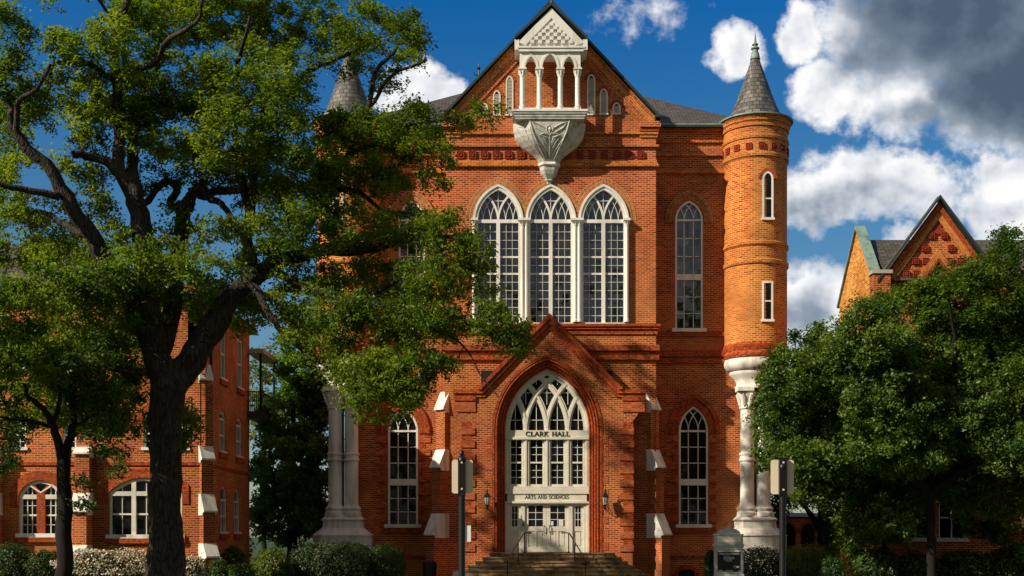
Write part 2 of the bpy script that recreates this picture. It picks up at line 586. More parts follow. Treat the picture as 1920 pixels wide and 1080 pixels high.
    def lathe(self, prof, cx, cy, m, n=24, a0=0.0, a1=2 * math.pi, R0=None, closed_top=False):
        """prof: (r, z) or (r, z, material); u = angle * R0 so bricks keep their size"""
        R0 = R0 or max(p[0] for p in prof)
        vv = 0.0
        for i in range(len(prof) - 1):
            r0, z0 = prof[i][:2]
            r1, z1 = prof[i + 1][:2]
            mm = prof[i][2] if len(prof[i]) > 2 else m
            dl = math.hypot(r1 - r0, z1 - z0)
            v0, v1 = (z0, z1) if abs(z1 - z0) > .3 * dl else (z0, z0 + (dl if z1 >= z0 else -dl))
            for k in range(n):
                t0, t1 = a0 + (a1 - a0) * k / n, a0 + (a1 - a0) * (k + 1) / n
                c0, s0, c1, s1 = math.cos(t0), math.sin(t0), math.cos(t1), math.sin(t1)
                q = [(cx + r0 * c0, cy + r0 * s0, z0), (cx + r0 * c1, cy + r0 * s1, z0),
                     (cx + r1 * c1, cy + r1 * s1, z1), (cx + r1 * c0, cy + r1 * s0, z1)]
                w = [(t0 * R0, v0), (t1 * R0, v0), (t1 * R0, v1), (t0 * R0, v1)]
                if r1 < 1e-4:
                    q, w = q[:3], w[:3]
                elif r0 < 1e-4:
                    q, w = [q[0], q[2], q[3]], [w[0], w[2], w[3]]
                self.face(q, mm, uv=w)

    def tube(self, path, rad, m, n=8, cap=True):
        P = [Vector(p) for p in path]
        rads = rad if isinstance(rad, (list, tuple)) else [rad] * len(P)
        rings = []
        prev = None
        for i, p in enumerate(P):
            d = (P[min(i + 1, len(P) - 1)] - P[max(i - 1, 0)])
            d = d.normalized() if d.length > 1e-9 else Vector((0, 0, 1))
            if prev is None:
                a = d.cross(Vector((0, 0, 1)) if abs(d.z) < .9 else Vector((1, 0, 0))).normalized()
            else:
                a = (prev - d * prev.dot(d))
                a = a.normalized() if a.length > 1e-6 else d.orthogonal().normalized()
            prev = a
            b = d.cross(a)
            rings.append([p + (a * math.cos(2 * math.pi * k / n) + b * math.sin(2 * math.pi * k / n)) * rads[i] for k in range(n)])
        for i in range(len(rings) - 1):
            for k in range(n):
                j = (k + 1) % n
                self.face([rings[i][k], rings[i][j], rings[i + 1][j], rings[i + 1][k]], m)
        if cap:
            self.face(rings[0][::-1], m)
            self.face(rings[-1], m)

    def build(self, name, parent=None, smooth=False, weld=True, **tags):
        base = BASE.get(parent.name, Vector((0, 0, 0))) if parent else Vector((0, 0, 0))
        me = bpy.data.meshes.new(name)
        me.from_pydata([tuple(p - base) for p in self.v], [], self.f)
        ul = me.uv_layers.new(name='UVMap')
        ul.data.foreach_set('uv', [c for w in self.uv for c in w])
        for m in self.mats:
            me.materials.append(m)
        me.polygons.foreach_set('material_index', self.mi)
        if smooth:
            import bmesh
            bm = bmesh.new()
            bm.from_mesh(me)
            bmesh.ops.remove_doubles(bm, verts=bm.verts, dist=1e-4)
            bm.to_mesh(me)
            bm.free()
            me.polygons.foreach_set('use_smooth', [True] * len(me.polygons))
            me.set_sharp_from_angle(angle=R(38))
        me.update()
        o = bpy.data.objects.new(name, me)
        col.objects.link(o)
        if parent:
            o.parent = parent
        BASE[o.name] = base
        tag(o, **tags)
        return o


def tag(o, label=None, cat=None, group=None, kind=None):
    if label: o['label'] = label
    if cat: o['category'] = cat
    if group: o['group'] = group
    if kind: o['kind'] = kind


def thing(name, loc, label, cat, group=None):
    o = bpy.data.objects.new(name, None)
    col.objects.link(o)
    o.location = loc
    o.empty_display_size = .3
    BASE[o.name] = Vector(loc)
    tag(o, label, cat, group)
    return o


def PL(y):
    s = F / (DIST + y)
    return (lambda px: (px - 960) / s), (lambda py: EYE + (1005 - py) / s)


def P3(px, py, y):
    fx, fz = PL(y)
    return Vector((fx(px), y, fz(py)))


# ------------------------------------------------------------------ arches and windows
def arcR(hw, h):
    return (hw * hw + h * h) / (2 * hw)


def archpath(cx, hw, z0, zs, za, off=0.0, n=10, legs=True):
    h = za - zs
    r = arcR(hw, h)
    c = r - hw
    rr = r + off
    ang = math.acos(max(-1, min(1, c / rr)))
    L = []
    for i in range(n + 1):
        t = ang * i / n
        L.append((cx + c - rr * math.cos(t), zs + rr * math.sin(t)))
    Rt = [(2 * cx - x, z) for x, z in L[:-1]][::-1]
    path = L + Rt
    if legs:
        path = [(cx - hw - off, z0)] + path + [(cx + hw + off, z0)]
    return path


def tracery_arcs(cx, hw, zs, za, ms, n=8):
    """intersecting tracery: two arcs rise from each mullion foot, same radius as the arch"""
    r = arcR(hw, za - zs)
    out = []
    for m in ms:
        for s in (1, -1):
            c = m + s * r
            xe = (m + cx + s * hw) / 2
            t1 = math.acos(max(-1, min(1, abs(c - xe) / r)))
            out.append([(c - s * r * math.cos(t1 * i / n), zs + r * math.sin(t1 * i / n)) for i in range(n + 1)])
    return out


def head_z(cx, hw, zs, za, x):
    r = arcR(hw, za - zs)
    d = hw - abs(x - cx)
    return zs + math.sqrt(max(0, r * r - (r - d) ** 2))


def window_obj(mb, cx, hw, z0, zs, za, y, parent, depth=.12, name='window', gm=None, label=None):
    o = mb.build(name, parent, label=label)
    g = MB()
    g.face([(x, y + depth, z) for x, z in archpath(cx, hw, z0, zs, za)][::-1], gm or M['glass'])
    g.build('pane', o)
    return o
# ------------------------------------------------------------------ setting
def plane(name, x0, x1, y0, y1, z, m):
    mb = MB()
    mb.face([(x0, y0, z), (x1, y0, z), (x1, y1, z), (x0, y1, z)], m)
    return mb.build(name, kind='structure')


plane('ground', -700, 700, -300, 1500, 0.0, M['lawn'])
plane('path', -1.2, 4.6, -46, -3.4, 0.006, M['path'])
plane('pavement', -60, 60, -48.5, -46, 0.010, M['path'])

# ------------------------------------------------------------------ main hall
AX = 1.76                                    # axis of the facade
HALL = thing('brick_hall', (AX, 6, 0), 'tall red brick hall with white framed pointed windows and two round turrets', 'building')
YW, YP = 2.0, -0.9                           # wing wall, porch front (pavilion front is y = 0)
px0, pz0 = PL(0)
pxw, pzw = PL(YW)
pxp, pzp = PL(YP)
B, T, TH, W, ST = M['brick'], M['trim'], M['trimh'], M['white'], M['stone']
PX0, PX1 = px0(834), px0(1230)

# --- pavilion wall
TRI = [(px0(c), px0(c + 42) - px0(c), pz0(607), pz0(414), pz0(352)) for c in (934, 1032.5, 1131.5)]
mb = MB()
gab = [(PX0, 0), (PX1, 0), (PX1, pz0(228)), (px0(1218), pz0(222)), (px0(1032.5), pz0(24)), (px0(847), pz0(222)), (PX0, pz0(228))]
mb.wall(gab, [archpath(*w)[::-1] for w in TRI], 0, B, reveal=.32, mr=B, thick=9.5)
for wi, w in enumerate(TRI):                 # two-ring rowlock hood over each light
    cx, hw, z0, zs, za = w
    a = archpath(cx, hw, z0, zs, za, .14, legs=False)
    b = archpath(cx, hw, z0, zs, za, .30, legs=False)
    c = archpath(cx, hw, z0, zs, za, .48, legs=False)
    ok = lambda p: p
    mb.band(a, b, -.040 - (wi == 1) * .004, .02, M['hood'])
    mb.band(b, c, -.018 - (wi == 1) * .005, .02, M['hood'])
# corbelled kneelers
for s in (-1, 1):
    e = PX1 if s > 0 else PX0
    for i, (d, za, zb) in enumerate(((.06, 258, 248), (.12, 248, 240), (.20, 240, 229))):
        x0, x1 = (e - .75, e + d) if s > 0 else (e - d, e + .75)
        mb.box(x0, x1, -d, .6, pz0(za) + .002, pz0(zb), T if i == 1 else B)
mb.build('pavilion_wall', HALL)


def belt(name, x0, x1, yf, items, ends=.0):
    """items: (py_bottom, py_top, projection, material) on plane yf"""
    fx, fz = PL(yf)
    mb, last = MB(), None
    for (pb, pt, pr, m) in sorted(items, key=lambda t: t[0]):
        if last is not None and pt - last > 1.5:          # a gap: the next course is a part of its own
            mb.build(name, HALL)
            mb = MB()
        mb.box(x0 - (pr if ends else 0), x1 + (pr if ends else 0), yf - pr, yf + .12, fz(pb), fz(pt), m)
        last = pb
    mb.build(name, HALL)


G = M['turretbrick']
belt('upper_belt_course', PX0, PX1, 0, [(252.5, 249.5, .10, G), (276, 272.5, .12, G), (306, 300, .035, G), (310, 306.2, .075, G), (313, 310.2, .13, G)], .1)
belt('sill_belt_course', PX0, PX1, 0, [(627, 618, .07, T), (618, 613, .14, T), (613, 608, .2, T), (658, 647, .15, T), (664, 659, .05, T), (675, 666, .13, T)], .1)


# --- terracotta panels in the frieze
def panel_mesh():
    mb = MB()
    s = .17
    mb.box(-s, s, -.035, .05, -s, s, M['terra'])
    mb.band([(-s + .03, -s + .03), (s - .03, -s + .03), (s - .03, s - .03), (-s + .03, s - .03), (-s + .03, -s + .03)],
            [(-s, -s), (s, -s), (s, s), (-s, s), (-s, -s)], -.06, 0, M['terra'], ends=False)
    for k in range(8):
        a = math.pi * k / 4
        r = .075
        mb.tube([(0, -.035, 0), (r * math.cos(a), -.06, r * math.sin(a)), (1.5 * r * math.cos(a), -.035, 1.5 * r * math.sin(a))], [.018, .026, .012], M['terra'], 5)
    mb.lathe([(.03, 0), (0, .03)], 0, 0, M['terra'], 8)
    return mb


PANEL = None


def panel(parent, loc, rz=0, sc=1.0):
    global PANEL
    if PANEL is None:
        o = panel_mesh().build('terracotta_panel')
        PANEL = o
    else:
        o = PANEL.copy()
        col.objects.link(o)
    o.parent = parent
    o.location = Vector(loc) - BASE[parent.name]
    o.rotation_euler = (0, 0, rz)
    o.scale = (sc, 1, sc)
    return o


for c in [863.4 + 22.55 * i for i in range(7)] + [1065 + 22.65 * i for i in range(7)]:
    panel(HALL, (px0(c), -.02, pz0(291)))

# --- triple window
for (cx, hw, z0, zs, za) in TRI:
    m = MB()
    fw = .13
    y0, y1 = -.06, .22
    m.band(archpath(cx, hw, z0, zs, za, -.10)[0:], archpath(cx, hw, z0, zs, za, .12), y0, y1, W)
    m.band(archpath(cx, hw, z0, zs, za, .03), archpath(cx, hw, z0, zs, za, .13), y0 - .05, y0, W)
    m.box(cx - hw, cx + hw, .03, .2, zs - .09, zs + .07, W)         # spring transom
    m.box(cx - .085, cx + .085, .02, .2, z0, zs - .09, W)           # mullion
    m.box(cx - hw - .1, cx + hw + .1, -.1, .2, z0 - .1, z0 + .04, W)
    for i, p in enumerate(tracery_arcs(cx, hw, zs, za, [cx])):
        m.ribbon(p, .09, .05 + i * .003, .19, W)
    for s in (-1, 1):                        # glazing bars of the two halves
        hc, hh = cx + s * hw / 2, hw / 2
        r = arcR(hw, za - zs)
        sub_za = zs + math.sqrt(r * r - (r - hh) ** 2)
        for i, p in enumerate(tracery_arcs(hc, hh, zs, sub_za, [hc - hh / 3, hc + hh / 3])):
            m.ribbon(p, .026, .10 + i * .003, .15, W)
        x0, x1 = (cx - hw + .1, cx - .085) if s < 0 else (cx + .085, cx + hw - .1)
        for k in (1, 2):
            xx = x0 + (x1 - x0) * k / 3
            m.box(xx - .009, xx + .009, .10, .15, z0, zs - .09, W)
        n = 12
        for k in range(1, n):
            zz = z0 + (zs - .1 - z0) * k / n
            t = .04 if k in (6, 8) else .009
            m.box(x0, x1, .095, .15, zz - t, zz + t, W)
    topd = head_z(cx, hw, zs, za, cx)
    r = arcR(hw, za - zs)
    zc = zs + math.sqrt(r * r - (r - hw / 2) ** 2)
    m.box(cx - .014, cx + .014, .10, .15, zs, topd - .1, W)
    zz = zs + (za - zs) * .62
    hx = (zz - zs)
    m.box(cx - .30, cx + .30, .10, .15, zz - .014, zz + .014, W)
    window_obj(m, cx, hw, z0, zs, za, 0.0, HALL, depth=.125, name='tall_window', gm=M['glassup'])


def colonnette(name, x, y, z0, z1, r, parent, m, ring=None, n=16):
    mb = MB()
    h = z1 - z0
    prof = [(r * 1.5, z0), (r * 1.5, z0 + r * .5), (r * 1.3, z0 + r * .7), (r * 1.45, z0 + r * 1.1), (r * 1.1, z0 + r * 1.5), (r, z0 + r * 1.9)]
    if ring:
        prof += [(r, ring - r * .35), (r * 1.18, ring - r * .25), (r * 1.18, ring), (r * 1.06, ring + r * .1), (r * 1.06, ring + r * .5), (r * 1.18, ring + r * .6), (r * 1.18, ring + r * .85), (r, ring + r * .95)]
    zc = z1 - r * 3.2
    prof += [(r * .96, zc), (r * 1.15, zc + r * .15), (r * 1.15, zc + r * .4), (r * 1.0, zc + r * .5), (r * 1.05, zc + r * 1.4), (r * 1.5, zc + r * 2.5), (r * 1.3, zc + r * 2.55)]
    mb.lathe(prof, x, y, m, n)
    for k in range(8):                       # leaf curls of the capital
        a = math.pi * k / 4 + .2
        c, s = math.cos(a), math.sin(a)
        mb.tube([(x + c * r * 1.05, y + s * r * 1.05, zc + r * .6), (x + c * r * 1.35, y + s * r * 1.35, zc + r * 1.7), (x + c * r * 1.62, y + s * r * 1.62, zc + r * 2.2), (x + c * r * 1.55, y + s * r * 1.55, zc + r * 1.9)], [r * .22, r * .24, r * .18, r * .1], m, 5)
    q = r * 1.62
    mb.box(x - q, x + q, y - q, y + q, zc + r * 2.6, z1, m)
    return mb.build(name, parent, smooth=True)


for xs in ((889,), (979.5, 987), (1078, 1085.5), (1174.5,)):
    for c in xs:
        colonnette('window_column', px0(c), -.14, pz0(605), pz0(414), .085, HALL, W, n=12)
mb = MB()
for a, b in ((886, 892), (975.5, 991), (1074, 1089.5), (1171.5, 1178)):
    mb.box(px0(a), px0(b), -.05, .2, pz0(607), pz0(412), W)
for a, b in ((883.5, 896), (971.5, 995), (1070, 1093.5), (1168, 1181)):
    mb.box(px0(a), px0(b), -.32, .02, pz0(416), pz0(411.5), W)
    mb.box(px0(a) + .06, px0(b) - .06, -.27, .02, pz0(419), pz0(416), W)
mb.build('window_jamb', HALL)


# --- louvred lancets in the gable
for (c, hw, pb, ps, pa) in ((931.5, 5.5, 215, 180, 171), (955.5, 5.5, 215, 154, 144), (1108.5, 6, 214, 151, 141), (1132, 6, 213, 178, 168), (1156, 6, 212.5, 202, 194), (908, 5.5, 213, 203, 195)):
    cx, w = px0(c), hw / 41
    z0, zs, za = pz0(pb), pz0(ps), pz0(pa)
    m = MB()
    m.band(archpath(cx, w, z0, zs, za, -.02), archpath(cx, w, z0, zs, za, .038), -.045, .03, M['cream'])
    m.box(cx - w - .06, cx + w + .06, -.06, .03, z0 - .06, z0, M['cream'])
    m.band(archpath(cx, w, z0, zs, za, .058, legs=False), archpath(cx, w, z0, zs, za, .17, legs=False), -.02, .03, T)
    o = m.build('louvred_window', HALL)
    s = MB()
    s.face([(x, -.004, z) for x, z in archpath(cx, w, z0, zs, za, -.01)][::-1], M['interior'])
    k = int((head_z(cx, w, zs, za, cx) - z0 - .1) / .065)
    for i in range(k):
        z = z0 + .03 + i * .065
        hwz = w - .01 if z < zs else max(.03, w * (1 - ((z - zs) / (za - zs)) ** 1.6))
        s.hexa([(cx - hwz, -.036, z), (cx + hwz, -.036, z), (cx + hwz, -.028, z - .012), (cx - hwz, -.028, z - .012),
                (cx - hwz, -.012, z + .05), (cx + hwz, -.012, z + .05), (cx + hwz, -.006, z + .045), (cx - hwz, -.006, z + .045)], M['louvre'])
    s.build('louvre', o)

# --- gable rake: corbelled brick, dark verge, roof
mb = MB()
apex = (px0(1032.5), pz0(13))
for s in (-1, 1):
    foot = (px0(1032.5 + s * 197), pz0(224))
    dx, dz = foot[0] - apex[0], foot[1] - apex[1]
    l = math.hypot(dx, dz)
    nx, nz = (dz / l * s, -dx / l * s)       # outward-up normal
    if nz < 0:
        nx, nz = -nx, -nz

    def strip(o0, o1, y0, y1, m, k0=0.0, k1=1.0):
        A = (apex[0] + dx * k0, apex[1] + dz * k0)
        C = (apex[0] + dx * k1, apex[1] + dz * k1)
        pi = [(A[0] + nx * o0, A[1] + nz * o0), (C[0] + nx * o0, C[1] + nz * o0)]
        po = [(A[0] + nx * o1, A[1] + nz * o1), (C[0] + nx * o1, C[1] + nz * o1)]
        mb.band(pi, po, y0, y1, m)
    strip(-.62, -.34, -.06, .05, B)
    strip(-.335, -.10, -.10, .05, G)
    strip(-.095, .02, -.18, .05, B)
mb.build('rake_corbel', HALL)
mb = MB()
for s in (-1, 1):
    foot = (px0(1032.5 + s * 200), pz0(226))
    a = Vector((apex[0] - s * .0, 0, apex[1] + .10))
    b = Vector((foot[0], 0, foot[1] + .10))
    up = Vector((0, 0, .14))
    y0, y1 = -.34, 12
    q = [a, b]
    mb.face([a + Vector((0, y0, .14)), b + Vector((0, y0, .14)), b + Vector((0, y1, .14)), a + Vector((0, y1, .14))], M['shingle'])
    mb.face([a + Vector((0, y0, 0)), b + Vector((0, y0, 0)), b + Vector((0, y1, 0)), a + Vector((0, y1, 0))], M['gutter'])
    mb.face([a + Vector((0, y0, 0)), b + Vector((0, y0, 0)), b + Vector((0, y0, .14)), a + Vector((0, y0, .14))], M['gutter'])
    mb.face([b + Vector((0, y0, 0)), b + Vector((0, y1, 0)), b + Vector((0, y1, .14)), b + Vector((0, y0, .14))], M['gutter'])
    mb.box(min(b.x, b.x - s * .0) - .14, b.x + .14, -.38, 1.9, b.z - .05, b.z + .06, M['gutter'])
mb.build('gable_roof', HALL)

# --- wings
TXR, TXL = pxw(1416), pxw(654)               # turret axes
ZE = pzw(240)
UPW = ((1292, 26, 618, 412, 376), (772, 25, 618, 412, 376))
LOW = ((1300.5, 27.5, 985, 808, 762), (755.5, 28, 985, 808, 766))


def hoodarch(mb, cx, hw, z0, zs, za, y, inner, mid, outer, drop, T):
    a = archpath(cx, hw, zs - drop, zs, za, inner)
    b = archpath(cx, hw, zs - drop, zs, za, mid)
    c = archpath(cx, hw, zs - drop, zs, za, outer)
    mb.band(a, b, y - .045, y + .02, T)
    mb.band(b, c, y - .10, y + .02, T)


for side, (x0, x1) in (('r', (PX1, TXR)), ('l', (TXL, PX0))):
    i = 0 if side == 'r' else 1
    mb = MB()
    ws = []
    for (c, h, pb, ps, pa) in (UPW[i], LOW[i]):
        ws.append((pxw(c), h / 39.6, pzw(pb), pzw(ps), pzw(pa)))
    mb.wall([(x0, 0), (x1, 0), (x1, ZE), (x0, ZE)], [archpath(*w)[::-1] for w in ws], YW, B, reveal=.3)
    outer_x = x1 if side == 'r' else x0
    s = 1 if side == 'r' else -1
    mb.face([(outer_x, YW, 0), (outer_x, YW + 22, 0), (outer_x, YW + 22, ZE), (outer_x, YW, ZE)], B)
    mb.face([(x0, YW + 22, 0), (x1, YW + 22, 0), (x1, YW + 22, ZE), (x0, YW + 22, ZE)], B)
    hoodarch(mb, *ws[0], YW, .06, .27, .46, .12, M['hood'])
    hoodarch(mb, *ws[1], YW, .06, .36, .56, .12, T)
    cx, hw, z0, zs, za = ws[1]               # red brick jambs with longer blocks every few courses
    for sg in (-1, 1):
        xa = cx + sg * (hw + .05)
        xb = cx + sg * (hw + .36)
        mb.box(min(xa, xb), max(xa, xb), YW - .02, YW + .05, z0, zs - .13, T)
        for k in range(7):
            zz = z0 + .2 + k * (zs - z0 - .5) / 6.4
            xb = cx + sg * (hw + .60)
            mb.box(min(xa, xb), max(xa, xb), YW - .05, YW + .05, zz, zz + .30, TH)
    mb.box(cx - hw - .35, cx + hw + .35, YW - .1, YW + .05, z0 - .34, z0 - .1, T)
    mb.box(PX1 if side == 'r' else x0, x1 if side == 'r' else PX0, YW - .07, YW + .05, pzw(1046), pzw(1041), T)
    mb.build('wing_wall', HALL)
    bx0, bx1 = (x0, x1 - 1.2) if side == 'r' else (x0 + 1.2, x1)
    belt('wing_belt_course', bx0, bx1, YW, [(246, 242, .16, G), (268, 265, .10, G), (293, 290, .11, G), (322, 317, .06, G), (326, 322.2, .12, G), (631, 622, .10, T), (669, 658, .14, T), (682, 674, .12, T)])
    for j, (cx, hw, z0, zs, za) in enumerate(ws):
        m = MB()
        y = YW
        fw = .09
        m.band(archpath(cx, hw, z0, zs, za, -fw), archpath(cx, hw, z0, zs, za, .03), y + .02, y + .25, W)
        m.box(cx - hw - .16, cx + hw + .16, y - .13, y + .2, z0 - .11, z0 + .05, W)
        m.box(cx - hw, cx + hw, y + .08, y + .22, zs - .045, zs + .045, W)
        zt = z0 + (zs - z0) * (.46 if j else .48)
        m.box(cx - hw + .05, cx + hw - .05, y + .04, y + .22, zt - (.02 if j else -.0) - .14, zt + .14, W)
        for i, p in enumerate(tracery_arcs(cx, hw, zs, za, [cx - hw / 3, cx + hw / 3])):
            m.ribbon(p, .04, y + .10 + i * .003, y + .2, W)
        for k in (-1, 1):
            m.box(cx + k * hw / 3 - .02, cx + k * hw / 3 + .02, y + .12, y + .19, z0, zs, W)
        for k in (1, 2):
            zz = z0 + (zt - .14 - z0) * k / 3
            m.box(cx - hw, cx + hw, y + .12, y + .185, zz - .018, zz + .018, W)
            zz = zt + .14 + (zs - zt - .14) * k / 3
            m.box(cx - hw, cx + hw, y + .12, y + .185, zz - .018, zz + .018, W)
        window_obj(m, cx, hw, z0, zs, za, y, HALL, depth=.16, name='pointed_window', gm=None if j else M['glassup'])
    # basement vent arch
    if side == 'r':
        m = MB()
        c, h = pxw(1287), .40
        za = pzw(1069)
        m.face([(x, YW - .004, z) for x, z in archpath(c, h, 0, za - .25, za)][::-1], M['interior'])
        m.band(archpath(c, h, 0, za - .25, za, .0, legs=False), archpath(c, h, 0, za - .25, za, .18, legs=False), YW - .04, YW + .02, T)
        m.build('basement_arch', HALL)

# main hipped roof with copper eaves and iron finials
mb = MB()
e = .3
xl, xr, yf, yb = TXL - e, TXR + e, YW - e, YW + 22 + e
rz = pz0(0) * 0 + EYE + (1005 - 166) / 35.9
rx0, rx1, ryy = AX - 3.5, AX + 3.5, 8.0
ze = ZE + .05
a, b, c, d = (xl, yf, ze), (xr, yf, ze), (xr, yb, ze), (xl, yb, ze)
p, q = (rx0, ryy, rz), (rx1, ryy, rz)
p2, q2 = (rx0, yb - 7, rz), (rx1, yb - 7, rz)
for fce in ([a, b, q, p], [b, c, q2, q], [d, a, p, p2], [c, d, p2, q2], [p, q, q2, p2]):
    mb.face(fce, M['shingle'])
for (u0, u1) in ((xl, PX0 - .1), (PX1 + .1, xr)):
    mb.box(u0, u1, yf - .08, yf + .15, ze - .12, ze + .03, M['gutter'])
    mb.box(u0, u1, yf - .085, yf - .07, ze - .02, ze + .05, M['copper'])
mb.build('main_roof', HALL)
for x, sgn in ((rx0, -1), (rx1, 1)):
    m = MB()
    z = rz
    m.tube([(x, ryy, z - .3), (x, ryy, z + 1.1)], .035, M['black'], 6)
    for zz, w in ((z + .35, .22), (z + .72, .26)):
        m.tube([(x - w, ryy, zz + .12), (x - w * .7, ryy, zz), (x, ryy, zz), (x + w * .7, ryy, zz), (x + w, ryy, zz + .12)], .03, M['black'], 6)
    m.tube([(x, ryy, z + .02), (x - sgn * 1.6, ryy, z + .02)], .04, M['black'], 5)
    m.lathe([(0, z + .95), (.10, z + 1.05), (.05, z + 1.15), (0, z + 1.4)], x, ryy, M['black'], 8)
    for k in range(4):
        xx = x - sgn * (.35 + k * .38)
        m.tube([(xx, ryy, z), (xx, ryy, z + .35), (xx + .09, ryy, z + .45), (xx, ryy, z + .52)], .025, M['black'], 5)
    m.build('roof_finial', HALL)

# --- turrets
def turret(cx, cy, pedx, side):
    r = 58.5 / 39.6
    zf = pzw
    G = M['turretbrick']
    mb = MB()
    # py, radius factor
    prof = [(676, .99, T), (671, 1.03, T), (667, 1.03, T), (664, 1.0, T), (658, 1.045, T), (653, 1.045, T), (650, 1.0, G),
            (508, 1.0, G), (505, 1.05, G), (499, 1.05, G), (496, 1.0, G), (474, 1.0, G), (471, 1.05, G), (466, 1.05, G), (463, 1.0, G),
            (313, 1.0, G), (309, 1.055, G), (304, 1.055, G), (302, 1.02, G), (278, 1.02, G), (276, 1.06, G), (271, 1.06, G), (269, 1.02, G), (256, 1.02, G), (254, 1.065, G), (247, 1.065, G), (245, 1.10, G), (240, 1.10, G), (238, 1.13, G), (235, 1.13, G)]
    mb.lathe([(r * f, zf(p), m) for p, f, m in prof], cx, cy, G, 48, R0=r)
    t = mb.build('turret', HALL, smooth=True)
    m = MB()
    m.lathe([(r * 1.13, zf(236)), (r * 1.19, zf(235)), (r * 1.19, zf(232.5)), (r * .86, zf(227))], cx, cy, M['copper'], 48)
    m.build('eave_gutter', t, smooth=True)
    m = MB()
    tp = 104 if side == 'r' else 100
    z0, z1 = zf(229), zf(tp)
    n = 20
    pr = []
    for i in range(n + 1):
        k = i / n
        rr = (r * .82) * (1 - k) ** 1.02 + .13 * k + (.12 * (1 - k) ** 7)
        pr.append((rr, z0 + (z1 - z0) * k))
    m.lathe(pr, cx, cy, M['slate'], 40, R0=r * .62)
    m.build('spire', t, smooth=True)
    m = MB()
    za = z1 - .2
    m.lathe([(rr_, za + .66 * zz_) for rr_, zz_ in ((.24, 0), (.2, .35), (.14, .62), (.13, .7), (.2, .76), (.2, .84), (.1, .9), (.09, .98), (.15, 1.04), (.15, 1.1), (.07, 1.18), (.02, 1.9), (0, 1.95))], cx, cy, M['copper'], 16)
    m.build('finial', t, smooth=True)
    # stone bowl and capital
    m = MB()
    pr = [(r * .99, zf(677)), (r * 1.0, zf(680)), (r * 1.02, zf(684)), (r * 1.0, zf(690)), (r * .93, zf(696)), (r * .84, zf(699)), (r * .84, zf(702)), (r * .80, zf(706)), (r * .69, zf(712)), (r * .62, zf(718)), (r * .60, zf(724)), (r * .66, zf(726)), (r * .66, zf(731))]
    m.lathe(pr, cx, cy, ST, 48)
    m.build('stone_bowl', t, smooth=True)
    pcx = pxw(pedx)
    for dx in (-.38, .38):
        for dy in (-.40, .36):
            colonnette('column', pcx + dx, cy + dy, zf(968), zf(729), .325, HALL, ST, ring=zf(862), n=24)
    m = MB()

    def oct_(hw, hd, z0, z1, hw2=None, hd2=None, ch=.3):
        hw2 = hw2 or hw
        hd2 = hd2 or hd

        def ring(a, b, z):
            k = ch * min(a, b)
            pts = [(-a + k, -b), (a - k, -b), (a, -b + k), (a, b - k), (a - k, b), (-a + k, b), (-a, b - k), (-a, -b + k)]
            return [(pcx + x, cy + y, z) for x, y in pts]
        A, Bq = ring(hw, hd, z0), ring(hw2, hd2, z1)
        for i in range(8):
            j = (i + 1) % 8
            m.face([A[i], A[j], Bq[j], Bq[i]], ST)
        m.face(Bq, ST)
    oct_(1.36, 1.30, -.1, zf(1005))
    oct_(1.40, 1.34, zf(1005) + .002, zf(1003))
    oct_(1.36, 1.30, zf(1003) + .002, zf(990), .98, .95)
    oct_(.95, .92, zf(990), zf(976), .93, .90)
    oct_(1.0, .97, zf(976) + .002, zf(973.5))
    oct_(.97, .94, zf(973.5) + .002, zf(967.5), .82, .80)
    m.build('column_plinth', HALL)
    # frieze panels
    for k in range(-4, 5):
        a = -math.pi / 2 + k * .39
        rr = r * 1.02
        panel(t, (cx + rr * math.cos(a), cy + rr * math.sin(a), zf(291)), a + math.pi / 2, .82)
    # slit windows
    for (pc, hw, pb, ps, pa, arch) in ((1427.5, 8.5, 424, 352, 340, True), (1427, 8.5, 610, 541, 540, False)) if side == 'r' else ((642, 8.5, 424, 352, 340, True), (642, 8.5, 610, 541, 540, False)):
        off = (pc - (1416 if side == 'r' else 654)) / 39.6
        yy = cy - math.sqrt(r * r - off * off)
        c = cx + off
        w = hw / 39.6
        z0, zs, za = zf(pb), zf(ps), zf(pa)
        m = MB()
        if arch:
            P = lambda o: archpath(c, w, z0, zs, za, o)
        else:
            P = lambda o: [(c - w - o, z0), (c - w - o, zs + o), (c + w + o, zs + o), (c + w + o, z0)]
        m.band(P(-.045), P(.04), yy - .06, yy + .2, W)
        m.box(c - w - .09, c + w + .09, yy - .10, yy + .1, z0 - .09, z0 + .02, W)
        m.box(c - w, c + w, yy - .03, yy + .1, (z0 + zs) / 2 - .03, (z0 + zs) / 2 + .03, W)
        if arch:
            m.band(archpath(c, w, z0, zs, za, .065, legs=False), archpath(c, w, z0, zs, za, .2, legs=False), yy - .05, yy + .2, T)
        o = m.build('slit_window', HALL)
        g = MB()
        g.face([(x, yy - .012, z) for x, z in P(-.02)][::-1], M['glass'])
        g.build('pane', o)
    return t


turret(TXR, YW, 1413, 'r')
turret(TXL, YW, 646, 'l')


